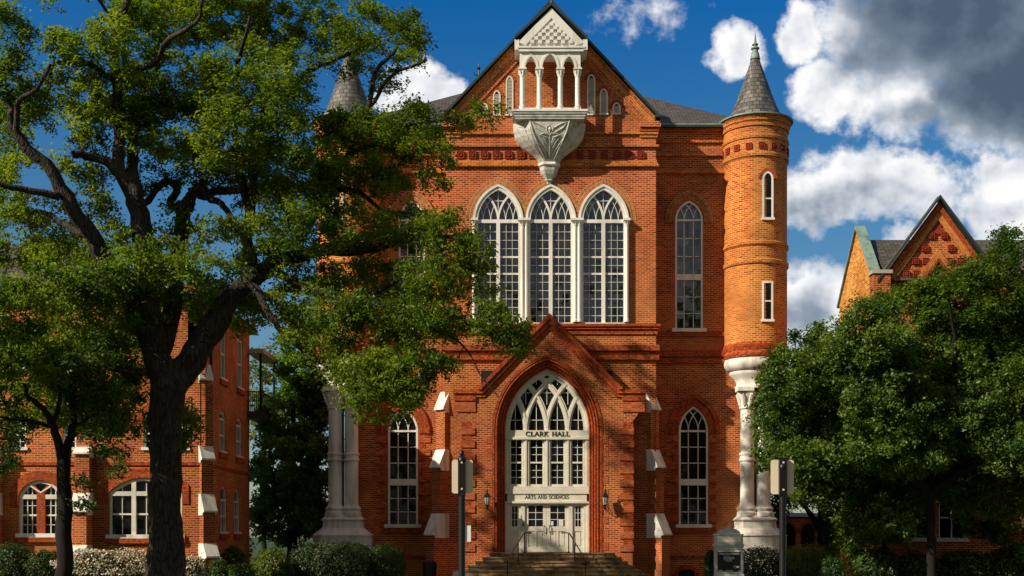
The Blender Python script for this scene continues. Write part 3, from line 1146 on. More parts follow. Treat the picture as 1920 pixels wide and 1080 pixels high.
# --- diagonal buttresses with white weathered caps
def buttress(cx, cy, dx, dy, w, stages, parent, name='buttress', zb=0.0, brick=None, cap=None, thick=1.0):
    """stages: list of (length below this cap, z tip, z top, length above); d = outward direction"""
    l = math.hypot(dx, dy)
    d = Vector((dx / l, dy / l, 0))
    p = Vector((-d.y, d.x, 0))
    o = Vector((cx, cy, 0))
    brick = brick or B
    cap = cap or ST
    mb = MB()
    z = zb
    prev = -1.2

    def slab(m, L0, L1, za, zc, hw, mm):
        q = []
        for zz in (za, zc):
            for (u, v) in ((L0, -hw), (L1, -hw), (L1, hw), (L0, hw)):
                q.append(o + d * u + p * v + Vector((0, 0, zz)))
        m.hexa(q, mm)
    segs = []
    for (L, zt, zp, Lu) in stages:           # bottom to top
        slab(mb, prev, L, z, zt + .02, w, brick)
        z = zt + .02
    b = mb.build(name, parent)
    for (L, zt, zp, Lu) in stages:
        m = MB()
        hw = w + .035
        Lo = L + .12
        prof = [(Lu - .62, zt - .14), (Lo - .16, zt - .14), (Lo - .12, zt - .03), (Lo, zt - .01), (Lo, zt + .05), (Lu, zp), (Lu - .62, zp)]
        A = [o + d * u + p * hw + Vector((0, 0, zz)) for u, zz in prof]
        C = [o + d * u - p * hw + Vector((0, 0, zz)) for u, zz in prof]
        m.face(A, cap)
        m.face(C[::-1], cap)
        for i in range(len(prof)):
            j = (i + 1) % len(prof)
            m.face([A[j], A[i], C[i], C[j]], cap)
        m.build('stone_cap', b)
    return b


for s, cxp in ((1, 1230), (-1, 822)):
    e = PX1 if s > 0 else px0(824)
    st = [(.56, pz0(1003), pz0(963), .22), (.22, pz0(877), pz0(843), -.05), (-.06, pz0(768), pz0(733), -.34)]
    buttress(e, 0.02, s, -1, .29, st, HALL)

# --- gabled porch
mb = MB()
sx0, sx1 = pxp(852), pxp(1208)
zsh = pzp(738)
dcx = pxp(1026)
DW = (1105 - 946) / 2 / 41.67
zdr, zsp, zap = pzp(1036), pzp(806), pzp(690)
ORD = .46
pax, paz = pxp(1030), pzp(608)
outer = [(sx0 + .33, 0), (sx1 - .52, 0), (sx1 - .52, pzp(790)), (sx1, pzp(760)), (sx1, zsh), (pxp(1157), zsh), (pax, paz), (pxp(905), zsh), (sx0, zsh), (sx0, pzp(760)), (sx0 + .33, pzp(790))]
hole = archpath(dcx, DW, zdr, zsp, zap, ORD)
mb.wall(outer, [hole[::-1]], YP, B, reveal=.06, thick=.92)
n_ord = 4
st_ = ORD / n_ord
for i in range(n_ord):
    o1, o0 = ORD - st_ * i, ORD - st_ * (i + 1)
    mb.band(archpath(dcx, DW, zdr, zsp, zap, o0, 16), archpath(dcx, DW, zdr, zsp, zap, o1, 16), YP + .03 + i * .10, YP + .8, T)
    mb.tube([(x, YP + .02 + i * .10, z) for x, z in archpath(dcx, DW, zdr, zsp, zap, o0 + .035, 16)], .05, T, 8)
# flat trim brick around the arch
mb.band(archpath(dcx, DW, zdr, zsp, zap, ORD + .0, 16), archpath(dcx, DW, zdr, zsp, zap, ORD + .12, 16), YP - .03, YP + .05, T)
for sg in (-1, 1):
    for k in range(9):
        zz = zdr + .1 + k * .6
        if zz > zsp - .4: break
        xa, xb = dcx + sg * (DW + ORD + .122), dcx + sg * (DW + ORD + .38)
        mb.box(min(xa, xb), max(xa, xb), YP - .014, YP + .05, zz, zz + .34, TH)
mb.build('porch', HALL)
mb = MB()                                    # orange moulded coping of the porch gable
for s in (-1, 1):
    xf = pxp(1157) if s > 0 else pxp(905)
    xe = sx1 + .05 if s > 0 else sx0 - .05
    for (o0, o1, pr) in ((-.16, .0, .06), (.0, .17, .13), (.17, .33, .20)):
        def pt(off):
            dx, dz = xf - pax, zsh - paz
            l = math.hypot(dx, dz)
            nx, nz = (-dz * s / l, dx * s / l)
            tl = off / nz                    # vertical lift of the sloped edge
            # corner where sloped offset line meets horizontal offset line
            t = (off - tl) / dz
            return [(pax, paz + tl), (xf + t * dx, zsh + off), (xe if off < .3 and o1 < .3 else max(xf, xe) - abs(xe - xf) + .22 if s > 0 else xf - .22, zsh + off)]
        a, b = pt(o0), pt(o1)
        if s < 0:
            pass
        mb.band(a, b, YP - pr, YP + (.93 if o1 > .2 else .1), T)
mb.build('porch_coping', HALL)
for sg in (-1, 1):                            # quoins
    xe = (sx1 - .52) if sg > 0 else (sx0 + .33)
    m = MB()
    m.box(xe - .42 if sg > 0 else xe - .02, xe + .02 if sg > 0 else xe + .42, YP - .012, YP + .3, zdr, pzp(792), T)
    for k in range(10):
        z = pzp(1035) + .02 + k * .585
        L = .60
        m.box(xe - L if sg > 0 else xe - .045, xe + .045 if sg > 0 else xe + L, YP - .05, YP + .4, z, z + .31, TH)
    m.box(sx1 - 1.0 if sg > 0 else sx0, sx1 + .02 if sg > 0 else sx0 + .95, YP - .05, YP + .1, pzp(772), pzp(752), TH)
    m.box(sx1 - 1.0 if sg > 0 else sx0, sx1 + .04 if sg > 0 else sx0 + .95, YP - .09, YP + .1, pzp(752) + .002, pzp(744), T)
    m.build('quoin', HALL)

# --- portal: tracery, transom, doors
YD = YP + .46                                 # face of the white joinery
fxd, fzd = PL(YD)
cw = M['cream']
m = MB()
zt = fzd(806)
m.band(archpath(dcx, DW, zdr, zsp, zap, -.10, 16), archpath(dcx, DW, zdr, zsp, zap, .0, 16), YD - .03, YD + .3, cw)
ms = [dcx - DW / 2, dcx, dcx + DW / 2]
for i, p in enumerate(tracery_arcs(dcx, DW, zsp, zap, ms, 12)):
    m.ribbon(p, .25, YD + .04 + i * .003, YD + .2, cw)
    m.ribbon(p, .09, YD + .0 + i * .003, YD + .045, cw)
pin = archpath(dcx, DW, zdr, zsp, zap, -.09, 16, legs=False)
pin2 = archpath(dcx, DW, zdr, zsp, zap, -.24, 16, legs=False)
m.band(pin2, pin, YD + .03, YD + .2, cw)
o = m.build('arch_tracery', HALL)
g = MB()
g.face([(x, YD + .16, z) for x, z in archpath(dcx, DW, zsp, zsp, zap, 0)][::-1], M['glass'])
g.build('pane', o)
g = MB()
for k in range(4):
    x = dcx + (k - 1.5) * DW / 2
    g.box(x - .013, x + .013, YD + .10, YD + .15, zsp, zsp + 1.42, W)
    g.box(x - .33, x + .33, YD + .10, YD + .15, zsp + .48, zsp + .506, W)
for k in (-1, 0, 1):
    x = dcx + k * DW / 2
    g.box(x - .013, x + .013, YD + .10, YD + .15, zsp + 1.2, zsp + 2.4, W)
    g.box(x - .2, x + .2, YD + .10, YD + .15, zsp + 1.72, zsp + 1.74, W)
for k in (-1, 1):
    x = dcx + k * DW / 4
    g.box(x - .013, x + .013, YD + .10, YD + .15, zsp + 2.1, zsp + 2.9, W)
g.build('glazing_bar', o)
m = MB()                                      # transoms and mullions
z1, z2, z3, z4 = fzd(822), fzd(912), fzd(926), fzd(940)
m.box(dcx - DW, dcx + DW, YD - .04, YD + .2, zsp - .36, zsp + .02, cw)
m.box(dcx - DW, dcx + DW, YD - .09, YD - .041, zsp - .40, zsp - .30, cw)
m.box(dcx - DW, dcx + DW, YD - .06, YD + .2, z2 - .12, z2, cw)
m.box(dcx - DW, dcx + DW, YD - .075, YD + .2, z3, z2 - .122, cw)
m.box(dcx - DW, dcx + DW, YD - .03, YD + .2, z4, z3 - .002, cw)
m.box(dcx - DW, dcx + DW, YD - .10, YD + .2, z4 - .09, z4 - .002, cw)
ztop = zsp - .36
for k in range(5):
    x = dcx + (k - 2) * DW / 2
    w_ = .13 if 0 < k < 4 else .10
    x = max(dcx - DW + .1, min(dcx + DW - .1, x))
    m.box(x - w_, x + w_, YD - .01, YD + .2, z2, ztop - .001, cw)
    m.box(x - .035, x + .035, YD - .05, YD - .011, z2, ztop - .001, cw)
m.build('transom', HALL)
for k in range(4):
    xl_, xr_ = dcx + (k - 2) * DW / 2 + .13, dcx + (k - 1) * DW / 2 - .13
    if k == 0: xl_ += .08
    if k == 3: xr_ -= .08
    m = MB()
    y = YD + .04
    zm = (z2 + ztop) / 2
    fr = .07
    m.box(xl_, xl_ + fr, y, y + .15, z2, ztop, cw)
    m.box(xr_ - fr, xr_, y, y + .15, z2, ztop, cw)
    m.box(xl_ + fr, xr_ - fr, y, y + .15, z2, z2 + .1, cw)
    m.box(xl_ + fr, xr_ - fr, y, y + .15, ztop - .06, ztop, cw)
    m.box(xl_ + fr, xr_ - fr, y - .01, y + .15, zm - .035, zm + .035, W)
    xm = (xl_ + xr_) / 2
    m.box(xm - .013, xm + .013, y + .05, y + .12, z2 + .1, ztop - .06, W)
    for (za, zb) in ((z2 + .1, zm - .035), (zm + .035, ztop - .06)):
        for q in (1, 2):
            zz = za + (zb - za) * q / 3
            m.box(xl_ + fr, xr_ - fr, y + .05, y + .12, zz - .013, zz + .013, W)
    o = m.build('sash_window', HALL)
    g = MB()
    g.face([(xl_, y + .09, z2), (xr_, y + .09, z2), (xr_, y + .09, ztop), (xl_, y + .09, ztop)], M['glass'])
    g.build('pane', o)


def leaf_door(name, xa, xb, zb, zt, y, gx0, gx1, gz0, gz1, nx, nz, panels, handle=None):
    m = MB()
    m.wall([(xa, zb), (xb, zb), (xb, zt), (xa, zt)],
           [[(gx0, gz0), (gx1, gz0), (gx1, gz1), (gx0, gz1)]] + [[(a, b), (c, b), (c, d), (a, d)] for a, b, c, d in panels], y, cw, reveal=.04, thick=.08)
    for a, b, c, d in panels:
        m.face([(a, y + .035, b), (c, y + .035, b), (c, y + .035, d), (a, y + .035, d)], cw)
        m.box(a + .05, c - .05, y + .012, y + .05, b + .06, d - .06, cw)
    for i in range(1, nx):
        x = gx0 + (gx1 - gx0) * i / nx
        m.box(x - .012, x + .012, y + .005, y + .05, gz0, gz1, W)
    for i in range(1, nz):
        z = gz0 + (gz1 - gz0) * i / nz
        m.box(gx0, gx1, y + .004, y + .05, z - .012, z + .012, W)
    o = m.build(name, HALL)
    g = MB()
    g.face([(gx0, y + .03, gz0), (gx1, y + .03, gz0), (gx1, y + .03, gz1), (gx0, y + .03, gz1)], M['glass'])
    g.build('pane', o)
    if handle:
        h = MB()
        z = zb + 1.0
        h.tube([(handle, y - .005, z - .12), (handle, y - .07, z - .10), (handle, y - .07, z + .18), (handle, y - .005, z + .2)], .018, M['brass'], 6)
        h.build('handle', o)
    return o


ydoor = YD + .07
zb, ztd = zdr + .02, z4 - .16
d0, dm, d1 = fxd(984), fxd(1025), fxd(1066)
for (a, b, hd) in ((d0, dm - .004, dm - .12), (dm + .004, d1, dm + .12)):
    c = (a + b) / 2
    gw = .33
    leaf_door('door', a, b, zb, ztd, ydoor, c - gw, c + gw, fzd(987), fzd(948), 2, 3,
              [(c - .34, zb + .22, c - .04, fzd(996)), (c + .04, zb + .22, c + .34, fzd(996))], hd)
m = MB()
for x in (d0 - .09, d1 + .09):
    m.box(x - .086, x + .086, ydoor - .06, ydoor + .1, zdr, z4 - .092, cw)
m.box(d0 - .003, d1 + .003, ydoor - .04, ydoor + .1, ztd, z4 - .092, cw)
m.box(dcx - DW - .0, fxd(955), ydoor - .06, ydoor + .1, zdr, z4 - .092, cw)
m.box(fxd(1094.5), dcx + DW, ydoor - .06, ydoor + .1, zdr, z4 - .092, cw)
m.build('door_frame', HALL)
for (a, b, gx) in ((fxd(955), d0 - .18, 965), (d1 + .18, fxd(1094.5), 1084)):
    gc = fxd(gx)
    leaf_door('sidelight', a, b, zdr, z4 - .1, ydoor + .002, gc - .125, gc + .125, fzd(987), fzd(949), 2, 3, [(gc - .16, zdr + .25, gc + .16, fzd(996))])
m = MB()
m.box(dcx - 3.0, dcx + 3.0, -.05, .5, 0.2, zap, M['interior'])
m.build('dark_vestibule', HALL)

# --- lettering (serif capitals drawn as strokes)
LET = {
    'A': (.86, [((.02, 0), (.43, 1), .09), ((.40, 1), (.84, 0), .17), ((.2, .36), (.66, .36), .08)], [(.02, 0), (.84, 0)]),
    'R': (.80, [((.18, 0), (.18, 1), .16), ('arc', .36, .73, .27, .27, -90, 90, .13), ((.18, 1), (.38, 1), .08), ((.18, .46), (.38, .46), .08), ((.40, .46), (.74, 0), .16)], [(.18, 0), (.18, 1), (.76, 0)]),
    'T': (.80, [((.40, 0), (.40, 1), .16), ((.04, .97), (.76, .97), .08), ((.07, .78), (.05, 1), .07), ((.73, .78), (.75, 1), .07)], [(.40, 0)]),
    'S': (.62, [('arc', .31, .74, .22, .24, 30, 270, .13), ('arc', .31, .26, .24, .26, -150, 90, .13), ((.53, .76), (.53, .98), .06), ((.07, .03), (.07, .26), .06)], []),
    'N': (.94, [((.16, 0), (.16, 1), .08), ((.12, 1), (.78, 0), .17), ((.78, 0), (.78, 1), .08)], [(.16, 0), (.14, 1), (.78, 1)]),
    'D': (.92, [((.18, 0), (.18, 1), .16), ('arc', .38, .5, .44, .47, -90, 90, .14), ((.18, .97), (.40, .97), .08), ((.18, .03), (.40, .03), .08)], [(.18, 0), (.18, 1)]),
    'C': (.84, [('arc', .46, .5, .40, .47, 45, 315, .15), ((.76, .72), (.76, 1), .07), ((.76, 0), (.76, .26), .06)], []),
    'I': (.38, [((.19, 0), (.19, 1), .16)], [(.19, 0), (.19, 1)]),
    'E': (.72, [((.18, 0), (.18, 1), .16), ((.18, .97), (.62, .97), .08), ((.18, .5), (.5, .5), .08), ((.18, .03), (.66, .03), .08), ((.62, .76), (.62, 1), .06), ((.66, 0), (.66, .26), .06), ((.5, .38), (.5, .62), .06)], [(.18, 0), (.18, 1)]),
    'L': (.70, [((.18, 0), (.18, 1), .16), ((.18, .03), (.64, .03), .08), ((.64, 0), (.64, .28), .06)], [(.18, 0), (.18, 1)]),
    'K': (.86, [((.18, 0), (.18, 1), .16), ((.20, .42), (.70, 1), .08), ((.36, .58), (.78, 0), .16)], [(.18, 0), (.18, 1), (.70, 1), (.78, 0)]),
    'H': (.96, [((.18, 0), (.18, 1), .16), ((.78, 0), (.78, 1), .16), ((.18, .5), (.78, .5), .08)], [(.18, 0), (.18, 1), (.78, 0), (.78, 1)]),
    ' ': (.5, [], []),
}


def lettering(text, cx, z0, h, width, y0, y1, m):
    tot = sum(LET[c][0] + .08 for c in text) - .08
    k = width / tot
    x = cx - width / 2
    dep = 0
    mb = MB()
    for c in text + ' ':
        if c == ' ':                         # every word is one part
            mb.build('lettering', HALL)
            mb = MB()
        adv, strokes, serifs = LET[c]
        for s in strokes:
            dep += 1
            y0i = y0 - (dep % 7) * .0008
            if s[0] == 'arc':
                _, ax, az, rx, rz_, t0, t1, w = s
                P = [(x + (ax + rx * math.cos(R(t0 + (t1 - t0) * i / 10))) * k, z0 + (az + rz_ * math.sin(R(t0 + (t1 - t0) * i / 10))) * h) for i in range(11)]
            else:
                (a, b, w) = s
                P = [(x + a[0] * k, z0 + a[1] * h), (x + b[0] * k, z0 + b[1] * h)]
            mb.ribbon(P, w * min(k, h) * .92, y0i, y1, m)
        for (sx, sz) in serifs:
            dep += 1
            y0i = y0 - (dep % 7) * .0008 - .0004
            z = z0 + (0 if sz == 0 else h * .94)
            mb.prism([(x + (sx - .17) * k, z), (x + (sx + .17) * k, z), (x + (sx + .17) * k, z + h * .06), (x + (sx - .17) * k, z + h * .06)], y0i, y1, m)
        x += (adv + .08) * k


lettering('CLARK HALL', fxd(1026.5), fzd(818), .21, 82 / 41.3, YD - .068, YD - .0405, M['ink'])
lettering('ARTS AND SCIENCES', fxd(1025.5), fzd(935.0), .15, 82 / 41.3, YD - .042, YD - .0305, M['ink'])
# --- projecting belfry balcony on the gable
YB = -1.25
fb_, fbz = PL(YB)
bcx = fb_(1031)
bal = MB()
zs0, zs1 = fbz(222), fbz(206)
hw = 71 / 42.0


def octring(w, d, z, cx=None):
    c = bcx if cx is None else cx
    return [Vector((c - w, .02, z)), Vector((c - w, -d * .45, z)), Vector((c - w * .55, -d, z)), Vector((c + w * .55, -d, z)), Vector((c + w, -d * .45, z)), Vector((c + w, .02, z))]


def loft(mb, rings, m, cap=True):
    for A, C in zip(rings[:-1], rings[1:]):
        for i in range(len(A) - 1):
            mb.face([C[i], C[i + 1], A[i + 1], A[i]], m)
    if cap:
        mb.face(rings[0], m)
        mb.face(rings[-1][::-1], m)


# shelf
for (z0, z1, g) in ((fbz(209), fbz(205), .0), (fbz(213), fbz(209) - .002, -.05), (fbz(218), fbz(213) - .002, -.10), (fbz(222), fbz(218) - .002, -.14)):
    bal.box(bcx - hw - g, bcx + hw + g, YB - .06 - g * .8, .02, z0, z1, W if z1 > fbz(207) else M['greystone'])
bal.box(bcx - hw + .30, bcx + hw - .30, YB + .06, .02, fbz(205) + .002, fbz(201), W)
balo = bal.build('balcony', HALL)
m = MB()
rings = []
for (py, wpx, dd) in ((222, 69, 1.12), (228, 68.5, 1.12), (238, 67, 1.10), (248, 64, 1.05), (257, 58, .96), (265, 50, .86), (272, 41, .74), (279, 31, .60), (286, 23, .49), (293, 18.5, .42)):
    rings.append(octring(wpx / 42, dd, fbz(py)))
loft(m, rings, M['greystone'])
rings = [octring(.47, .47, fbz(293.2)), octring(.50, .50, fbz(295)), octring(.50, .50, fbz(298)), octring(.44, .43, fbz(300))]
loft(m, rings, W)
rings = [octring(.43, .42, fbz(300.2)), octring(.41, .40, fbz(307)), octring(.33, .33, fbz(314)), octring(.20, .22, fbz(321)), octring(.16, .18, fbz(323))]
loft(m, rings, M['greystone'])
rings = [octring(.19, .21, fbz(323.1)), octring(.19, .21, fbz(325)), octring(.13, .15, fbz(327)), octring(.10, .12, fbz(331))]
loft(m, rings, M['greystone'])
# carved ribs and leaves on the three faces of the bowl
prof = [(222, 69, 1.12), (228, 68.5, 1.12), (238, 67, 1.10), (248, 64, 1.05), (257, 58, .96), (265, 50, .86), (272, 41, .74), (279, 31, .60), (286, 23, .49), (293, 18.5, .42)]


def bowl(u, py):
    """u in -1..1 across the front facet, beyond to the oblique facets"""
    for a, b in zip(prof[:-1], prof[1:]):
        if a[0] <= py <= b[0]:
            t = (py - a[0]) / (b[0] - a[0])
            w = (a[1] + (b[1] - a[1]) * t) / 42
            d = a[2] + (b[2] - a[2]) * t
            break
    else:
        w, d = prof[-1][1] / 42, prof[-1][2]
    if abs(u) <= 1:
        return Vector((bcx + u * w * .55, -d - .012, fbz(py)))
    s = 1 if u > 0 else -1
    t = abs(u) - 1
    return Vector((bcx + s * (w * .55 + w * .45 * t + .008), -d + d * .55 * t - .008, fbz(py)))


def carve(pts, r):
    P = [bowl(u, p) for u, p in pts]
    m.tube(P, [r * .5] + [r] * (len(P) - 2) + [r * .4], M['greystone'], 5)


for s in (-1, 1):
    carve([(s * .98, 224), (s * .94, 234), (s * .88, 246), (s * .82, 258), (s * .8, 272), (s * .75, 290)], .045)
    carve([(s * .12, 240), (s * .35, 235), (s * .6, 230), (s * .86, 227), (s * .7, 237), (s * .4, 244), (s * .15, 247)], .035)
    carve([(s * .10, 249), (s * .3, 247), (s * .55, 250), (s * .3, 253), (s * .12, 254)], .035)
    carve([(s * .06, 292), (s * .12, 276), (s * .4, 262), (s * .6, 252)], .03)
    carve([(s * .3, 292), (s * .4, 280), (s * .66, 266), (s * .85, 250)], .03)
    carve([(s * .10, 268), (s * .28, 258), (s * .36, 252), (s * .2, 256), (s * .06, 268)], .03)
    carve([(s * 1.5, 228), (s * 1.3, 240), (s * 1.25, 254), (s * 1.15, 268), (s * 1.05, 284)], .04)
    carve([(s * 1.15, 228), (s * 1.35, 234), (s * 1.7, 230)], .035)
    carve([(s * 1.85, 228), (s * 1.75, 240), (s * 1.6, 254), (s * 1.5, 266), (s * 1.3, 280)], .035)
carve([(0, 232), (.16, 236), (.17, 242), (0, 251), (-.17, 242), (-.16, 236), (0, 232)], .03)
m.tube([bowl(0, 236), bowl(0, 240), bowl(0, 246)], [.03, .07, .02], W, 8)
carve([(0, 252), (0, 270), (0, 290)], .035)
m.build('carved_bracket', balo)
# columns and pointed arcade
cols = [979.5, 1011.5, 1051, 1083.5]
zc0, zc1 = fbz(203.5), fbz(126)
for c in cols:
    colonnette('column', fb_(c), YB + .2, zc0, zc1, .115, balo, W, n=14)
m = MB()
ax0, ax1 = fb_(974.5), fb_(1088.5)
ztopa = fbz(96)
outer = [(ax0, zc1), (ax1, zc1), (ax1, ztopa), (ax0, ztopa)]
holes = []
bot = [(ax0, zc1)]
for a, b in zip(cols[:-1], cols[1:]):
    c = (fb_(a) + fb_(b)) / 2
    h = (fb_(b) - fb_(a)) / 2 - .13
    rise = .62 if b - a > 35 else .50
    bot += archpath(c, h, zc1, zc1 + .02, zc1 + rise, 0, 8)
poly = bot + [(ax1, zc1), (ax1, ztopa), (ax0, ztopa)]
m.prism(poly, YB + .05, YB + .4, W, back=True)
for a, b in zip(cols[:-1], cols[1:]):
    c = (fb_(a) + fb_(b)) / 2
    h = (fb_(b) - fb_(a)) / 2 - .13
    rise = .62 if b - a > 35 else .50
    m.band(archpath(c, h, zc1, zc1 + .02, zc1 + rise, .0, 8), archpath(c, h, zc1, zc1 + .02, zc1 + rise, .09, 8), YB + .02, YB + .05, W)
for x in (ax0 + .15, ax1 - .15):              # side beams back to the wall
    m.box(x - .15, x + .15, YB + .402, .02, zc1 + .6, ztopa, W)
m.build('arcade', balo)
m = MB()
gx0, gx1, gxa = fb_(967.5), fb_(1099), fb_(1034)
zg0, zga = fbz(96), fbz(16)
ze_ = fbz(80)
m.prism([(gx0 + .1, zg0), (gx1 - .1, zg0), (gx1 - .1, ze_), (gxa, zga), (gx0 + .1, ze_)], YB + .05, .02, W)
sl = (zga - ze_) / (gxa - gx0 - .1)
for (o0, o1, pr) in ((0, .30, .10), (.30, .42, .05)):
    inn = [(gx0 + .1 + o1 * 1.1, ze_ - (o1 - .3) * .2 - .12 - (.0 if o1 < .35 else .1)), (gxa, zga - o1 * 1.45), (gx1 - .1 - o1 * 1.1, ze_ - (o1 - .3) * .2 - .12 - (.0 if o1 < .35 else .1))]
    out = [(gx0 + .1 + o0 * 1.1, ze_ - o0 * .3 + .0), (gxa, zga - o0 * 1.45), (gx1 - .1 - o0 * 1.1, ze_ - o0 * .3)]
    m.band(inn, out, YB - pr + .05, YB + .06, W)
m.box(gx0 + .12, gx1 - .12, YB - .05, YB + .06, zg0 - .02, zg0 + .12, W)
m.box(gx0 + .05, gx1 - .05, YB - .09, YB + .06, zg0 + .122, zg0 + .2, W)
# chequer of raised blocks
nx = 11
cell = .172
for r_ in range(7):
    zz = zg0 + .34 + r_ * cell * .92
    n = 6 - r_ + 0
    for k in range(n):
        x = gxa + (k - (n - 1) / 2) * cell * 2
        m.box(x - cell / 2, x + cell / 2, YB - .05, YB + .06, zz, zz + cell * .88, W)
m.build('pediment', balo)
m = MB()
for s in (-1, 1):
    xe = gx1 + .06 if s > 0 else gx0 - .06
    a0, a1 = Vector((gxa, YB - .12, zga + .12)), Vector((xe, YB - .12, fbz(74)))
    u = Vector((0, 0, .13))
    bk = Vector((0, 1.4, 0))
    m.face([a0, a1, a1 + u, a0 + u], M['gutter'])
    m.face([a0 + u, a1 + u, a1 + u + bk, a0 + u + bk], M['shingle'])
    m.face([a0, a1, a1 + bk, a0 + bk], M['gutter'])
    m.face([a1, a1 + bk, a1 + bk + u, a1 + u], M['gutter'])
    m.box(min(xe - s * .2, xe), max(xe - s * .2, xe), YB - .06, .02, zg0 + .05, fbz(74) - .02, W)
m.lathe([(.09, zga + .2), (.06, zga + .32), (.03, zga + .42), (0, zga + .46)], gxa, YB - .04, M['gutter'], 8)
m.build('balcony_roof', balo)

# ------------------------------------------------------------------ steps, rails, lanterns and small things at the door
C = M['concrete']
NST = 7
rise = zdr / NST
mb = MB()
yl = YP - 1.25
for i in range(NST):
    z1 = zdr - i * rise
    k = i * .36
    xa, xb = fxd(920) - k * .85, fxd(1146) + k * .72
    mb.box(xa, xb, yl - k, YP - .003 if i == 0 else yl - k + .40, z1 - rise + .004, z1, C)
    mb.box(xa - .035, xb + .035, yl - k - .04, yl - k + .3, z1 - .055, z1 + .003, C)
    if i:
        mb.box(xa, xa + .40, yl - k + .401, YP - .003, z1 - rise + .004, z1, C)
        mb.box(xb - .40, xb, yl - k + .401, YP - .003, z1 - rise + .004, z1, C)
st = mb.build('stone_steps')
tag(st, 'broad worn concrete steps rising to the white double doors', 'steps')


def handrail(xt, xb, label):
    base = Vector(((xt + xb) / 2, yl - 1.3, 0))
    root = thing('handrail', base, label, 'handrail', 'handrails on the entrance steps')
    s = 1 if xb > xt else -1
    yt, ybm = yl + .35, yl - 2.25
    zt_, zb_ = zdr + .86, .86
    m = MB()
    k = (xb - xt)
    m.tube([(xt - s * .30, yt + .05, zt_ + .02), (xt - s * .05, yt, zt_ + .03), (xt + s * .05, yt - .10, zt_), (xb, ybm, zb_ + .1), (xb + s * .05, ybm - .12, zb_ + .04), (xb + s * .12, ybm - .2, zb_ + .06)], .030, M['brass'], 8)
    m.build('rail', root)
    for t in (.02, .38, .97):
        m = MB()
        x, y = xt + k * t, yt - .1 + (ybm - yt + .1) * t
        zz = zt_ + (zb_ + .1 - zt_) * t
        tread = zdr - max(0, math.ceil((yl - y) / .36)) * rise if y < yl else zdr
        m.tube([(x, y, max(0, tread)), (x, y, zz)], .024, M['black'], 8)
        m.lathe([(.06, max(0, tread)), (.06, max(0, tread) + .03), (.03, max(0, tread) + .06)], x, y, M['black'], 10)
        m.build('post', root)


ft, _ = PL(yl)
handrail(ft(984), ft(951), 'black and brass pipe handrail on the left side of the entrance steps')
handrail(ft(1066), ft(1093), 'black and brass pipe handrail on the right side of the entrance steps')


def lantern(px_, label):
    fl, fz_ = PL(YP - .35)
    x, y = fl(px_), YP - .36
    z0 = fz_(946)
    root = thing('wall_lantern', (x, YP, z0), label, 'lantern', 'lanterns beside the entrance')
    m = MB()
    m.tube([(x, YP + .02, z0 - .10), (x, YP - .12, z0 - .22), (x, YP - .27, z0 - .2), (x, y, z0 - .06)], .018, M['black'], 6)
    m.tube([(x, YP + .02, z0 + .1), (x, YP - .10, z0 - .02), (x, YP - .2, z0 - .16)], .014, M['black'], 6)
    m.box(x - .05, x + .05, YP - .02, YP + .01, z0 - .2, z0 + .2, M['black'])
    m.build('bracket', root)
    m = MB()
    m.lathe([(.075, z0 - .02), (.085, z0), (.125, z0 + .33)], x, y, M['frost'], 6)
    m.build('lamp_glass', root)
    m = MB()
    for k in range(6):
        a = math.pi * k / 3
        m.tube([(x + .088 * math.cos(a), y + .088 * math.sin(a), z0 - .01), (x + .13 * math.cos(a), y + .13 * math.sin(a), z0 + .34)], .010, M['black'], 4)
    m.lathe([(0, z0 - .10), (.03, z0 - .06), (.10, z0 - .03), (.10, z0 - .005), (.0, z0 - .004)], x, y, M['black'], 6)
    m.lathe([(.15, z0 + .33), (.15, z0 + .36), (.09, z0 + .47), (.04, z0 + .52), (.03, z0 + .58), (.05, z0 + .62), (.012, z0 + .68), (.012, z0 + .88), (0, z0 + .9)], x, y, M['black'], 6)
    m.build('lamp_cage', root)


lantern(913.5, 'black wall lantern left of the arched entrance, nearest the dark sign post')
lantern(1135, 'black wall lantern right of the arched entrance, casting its shadow on the quoins')


def notice(px_a, px_b, py_a, py_b, label):
    fa, fz_ = PL(ydoor)
    m = MB()
    m.box(fa(px_a), fa(px_b), ydoor - .010, ydoor - .004, fz_(py_b), fz_(py_a), M['paper'])
    for k in range(3):
        z = fz_(py_a) + (fz_(py_b) - fz_(py_a)) * (.25 + k * .2)
        m.box(fa(px_a) + .03, fa(px_b) - .04, ydoor - .012, ydoor - .0101, z - .008, z, M['signgrey'])
    o = m.build('paper_notice')
    tag(o, label, 'notice', 'paper notices on the right door')


notice(1033, 1037.5, 977.5, 985, 'smaller white paper notice, taped near the middle on the right door glass')
notice(1047.5, 1056, 974.5, 987, 'larger white paper notice at the lower right corner of the right door glass')
m = MB()
fa, fz_ = PL(ydoor - .07)
m.box(fa(979.5), fa(982.5), ydoor - .075, ydoor - .055, fz_(987), fz_(980), M['black'])
o = m.build('card_reader')
tag(o, 'small black card reader box on the white frame left of the doors', 'card reader')


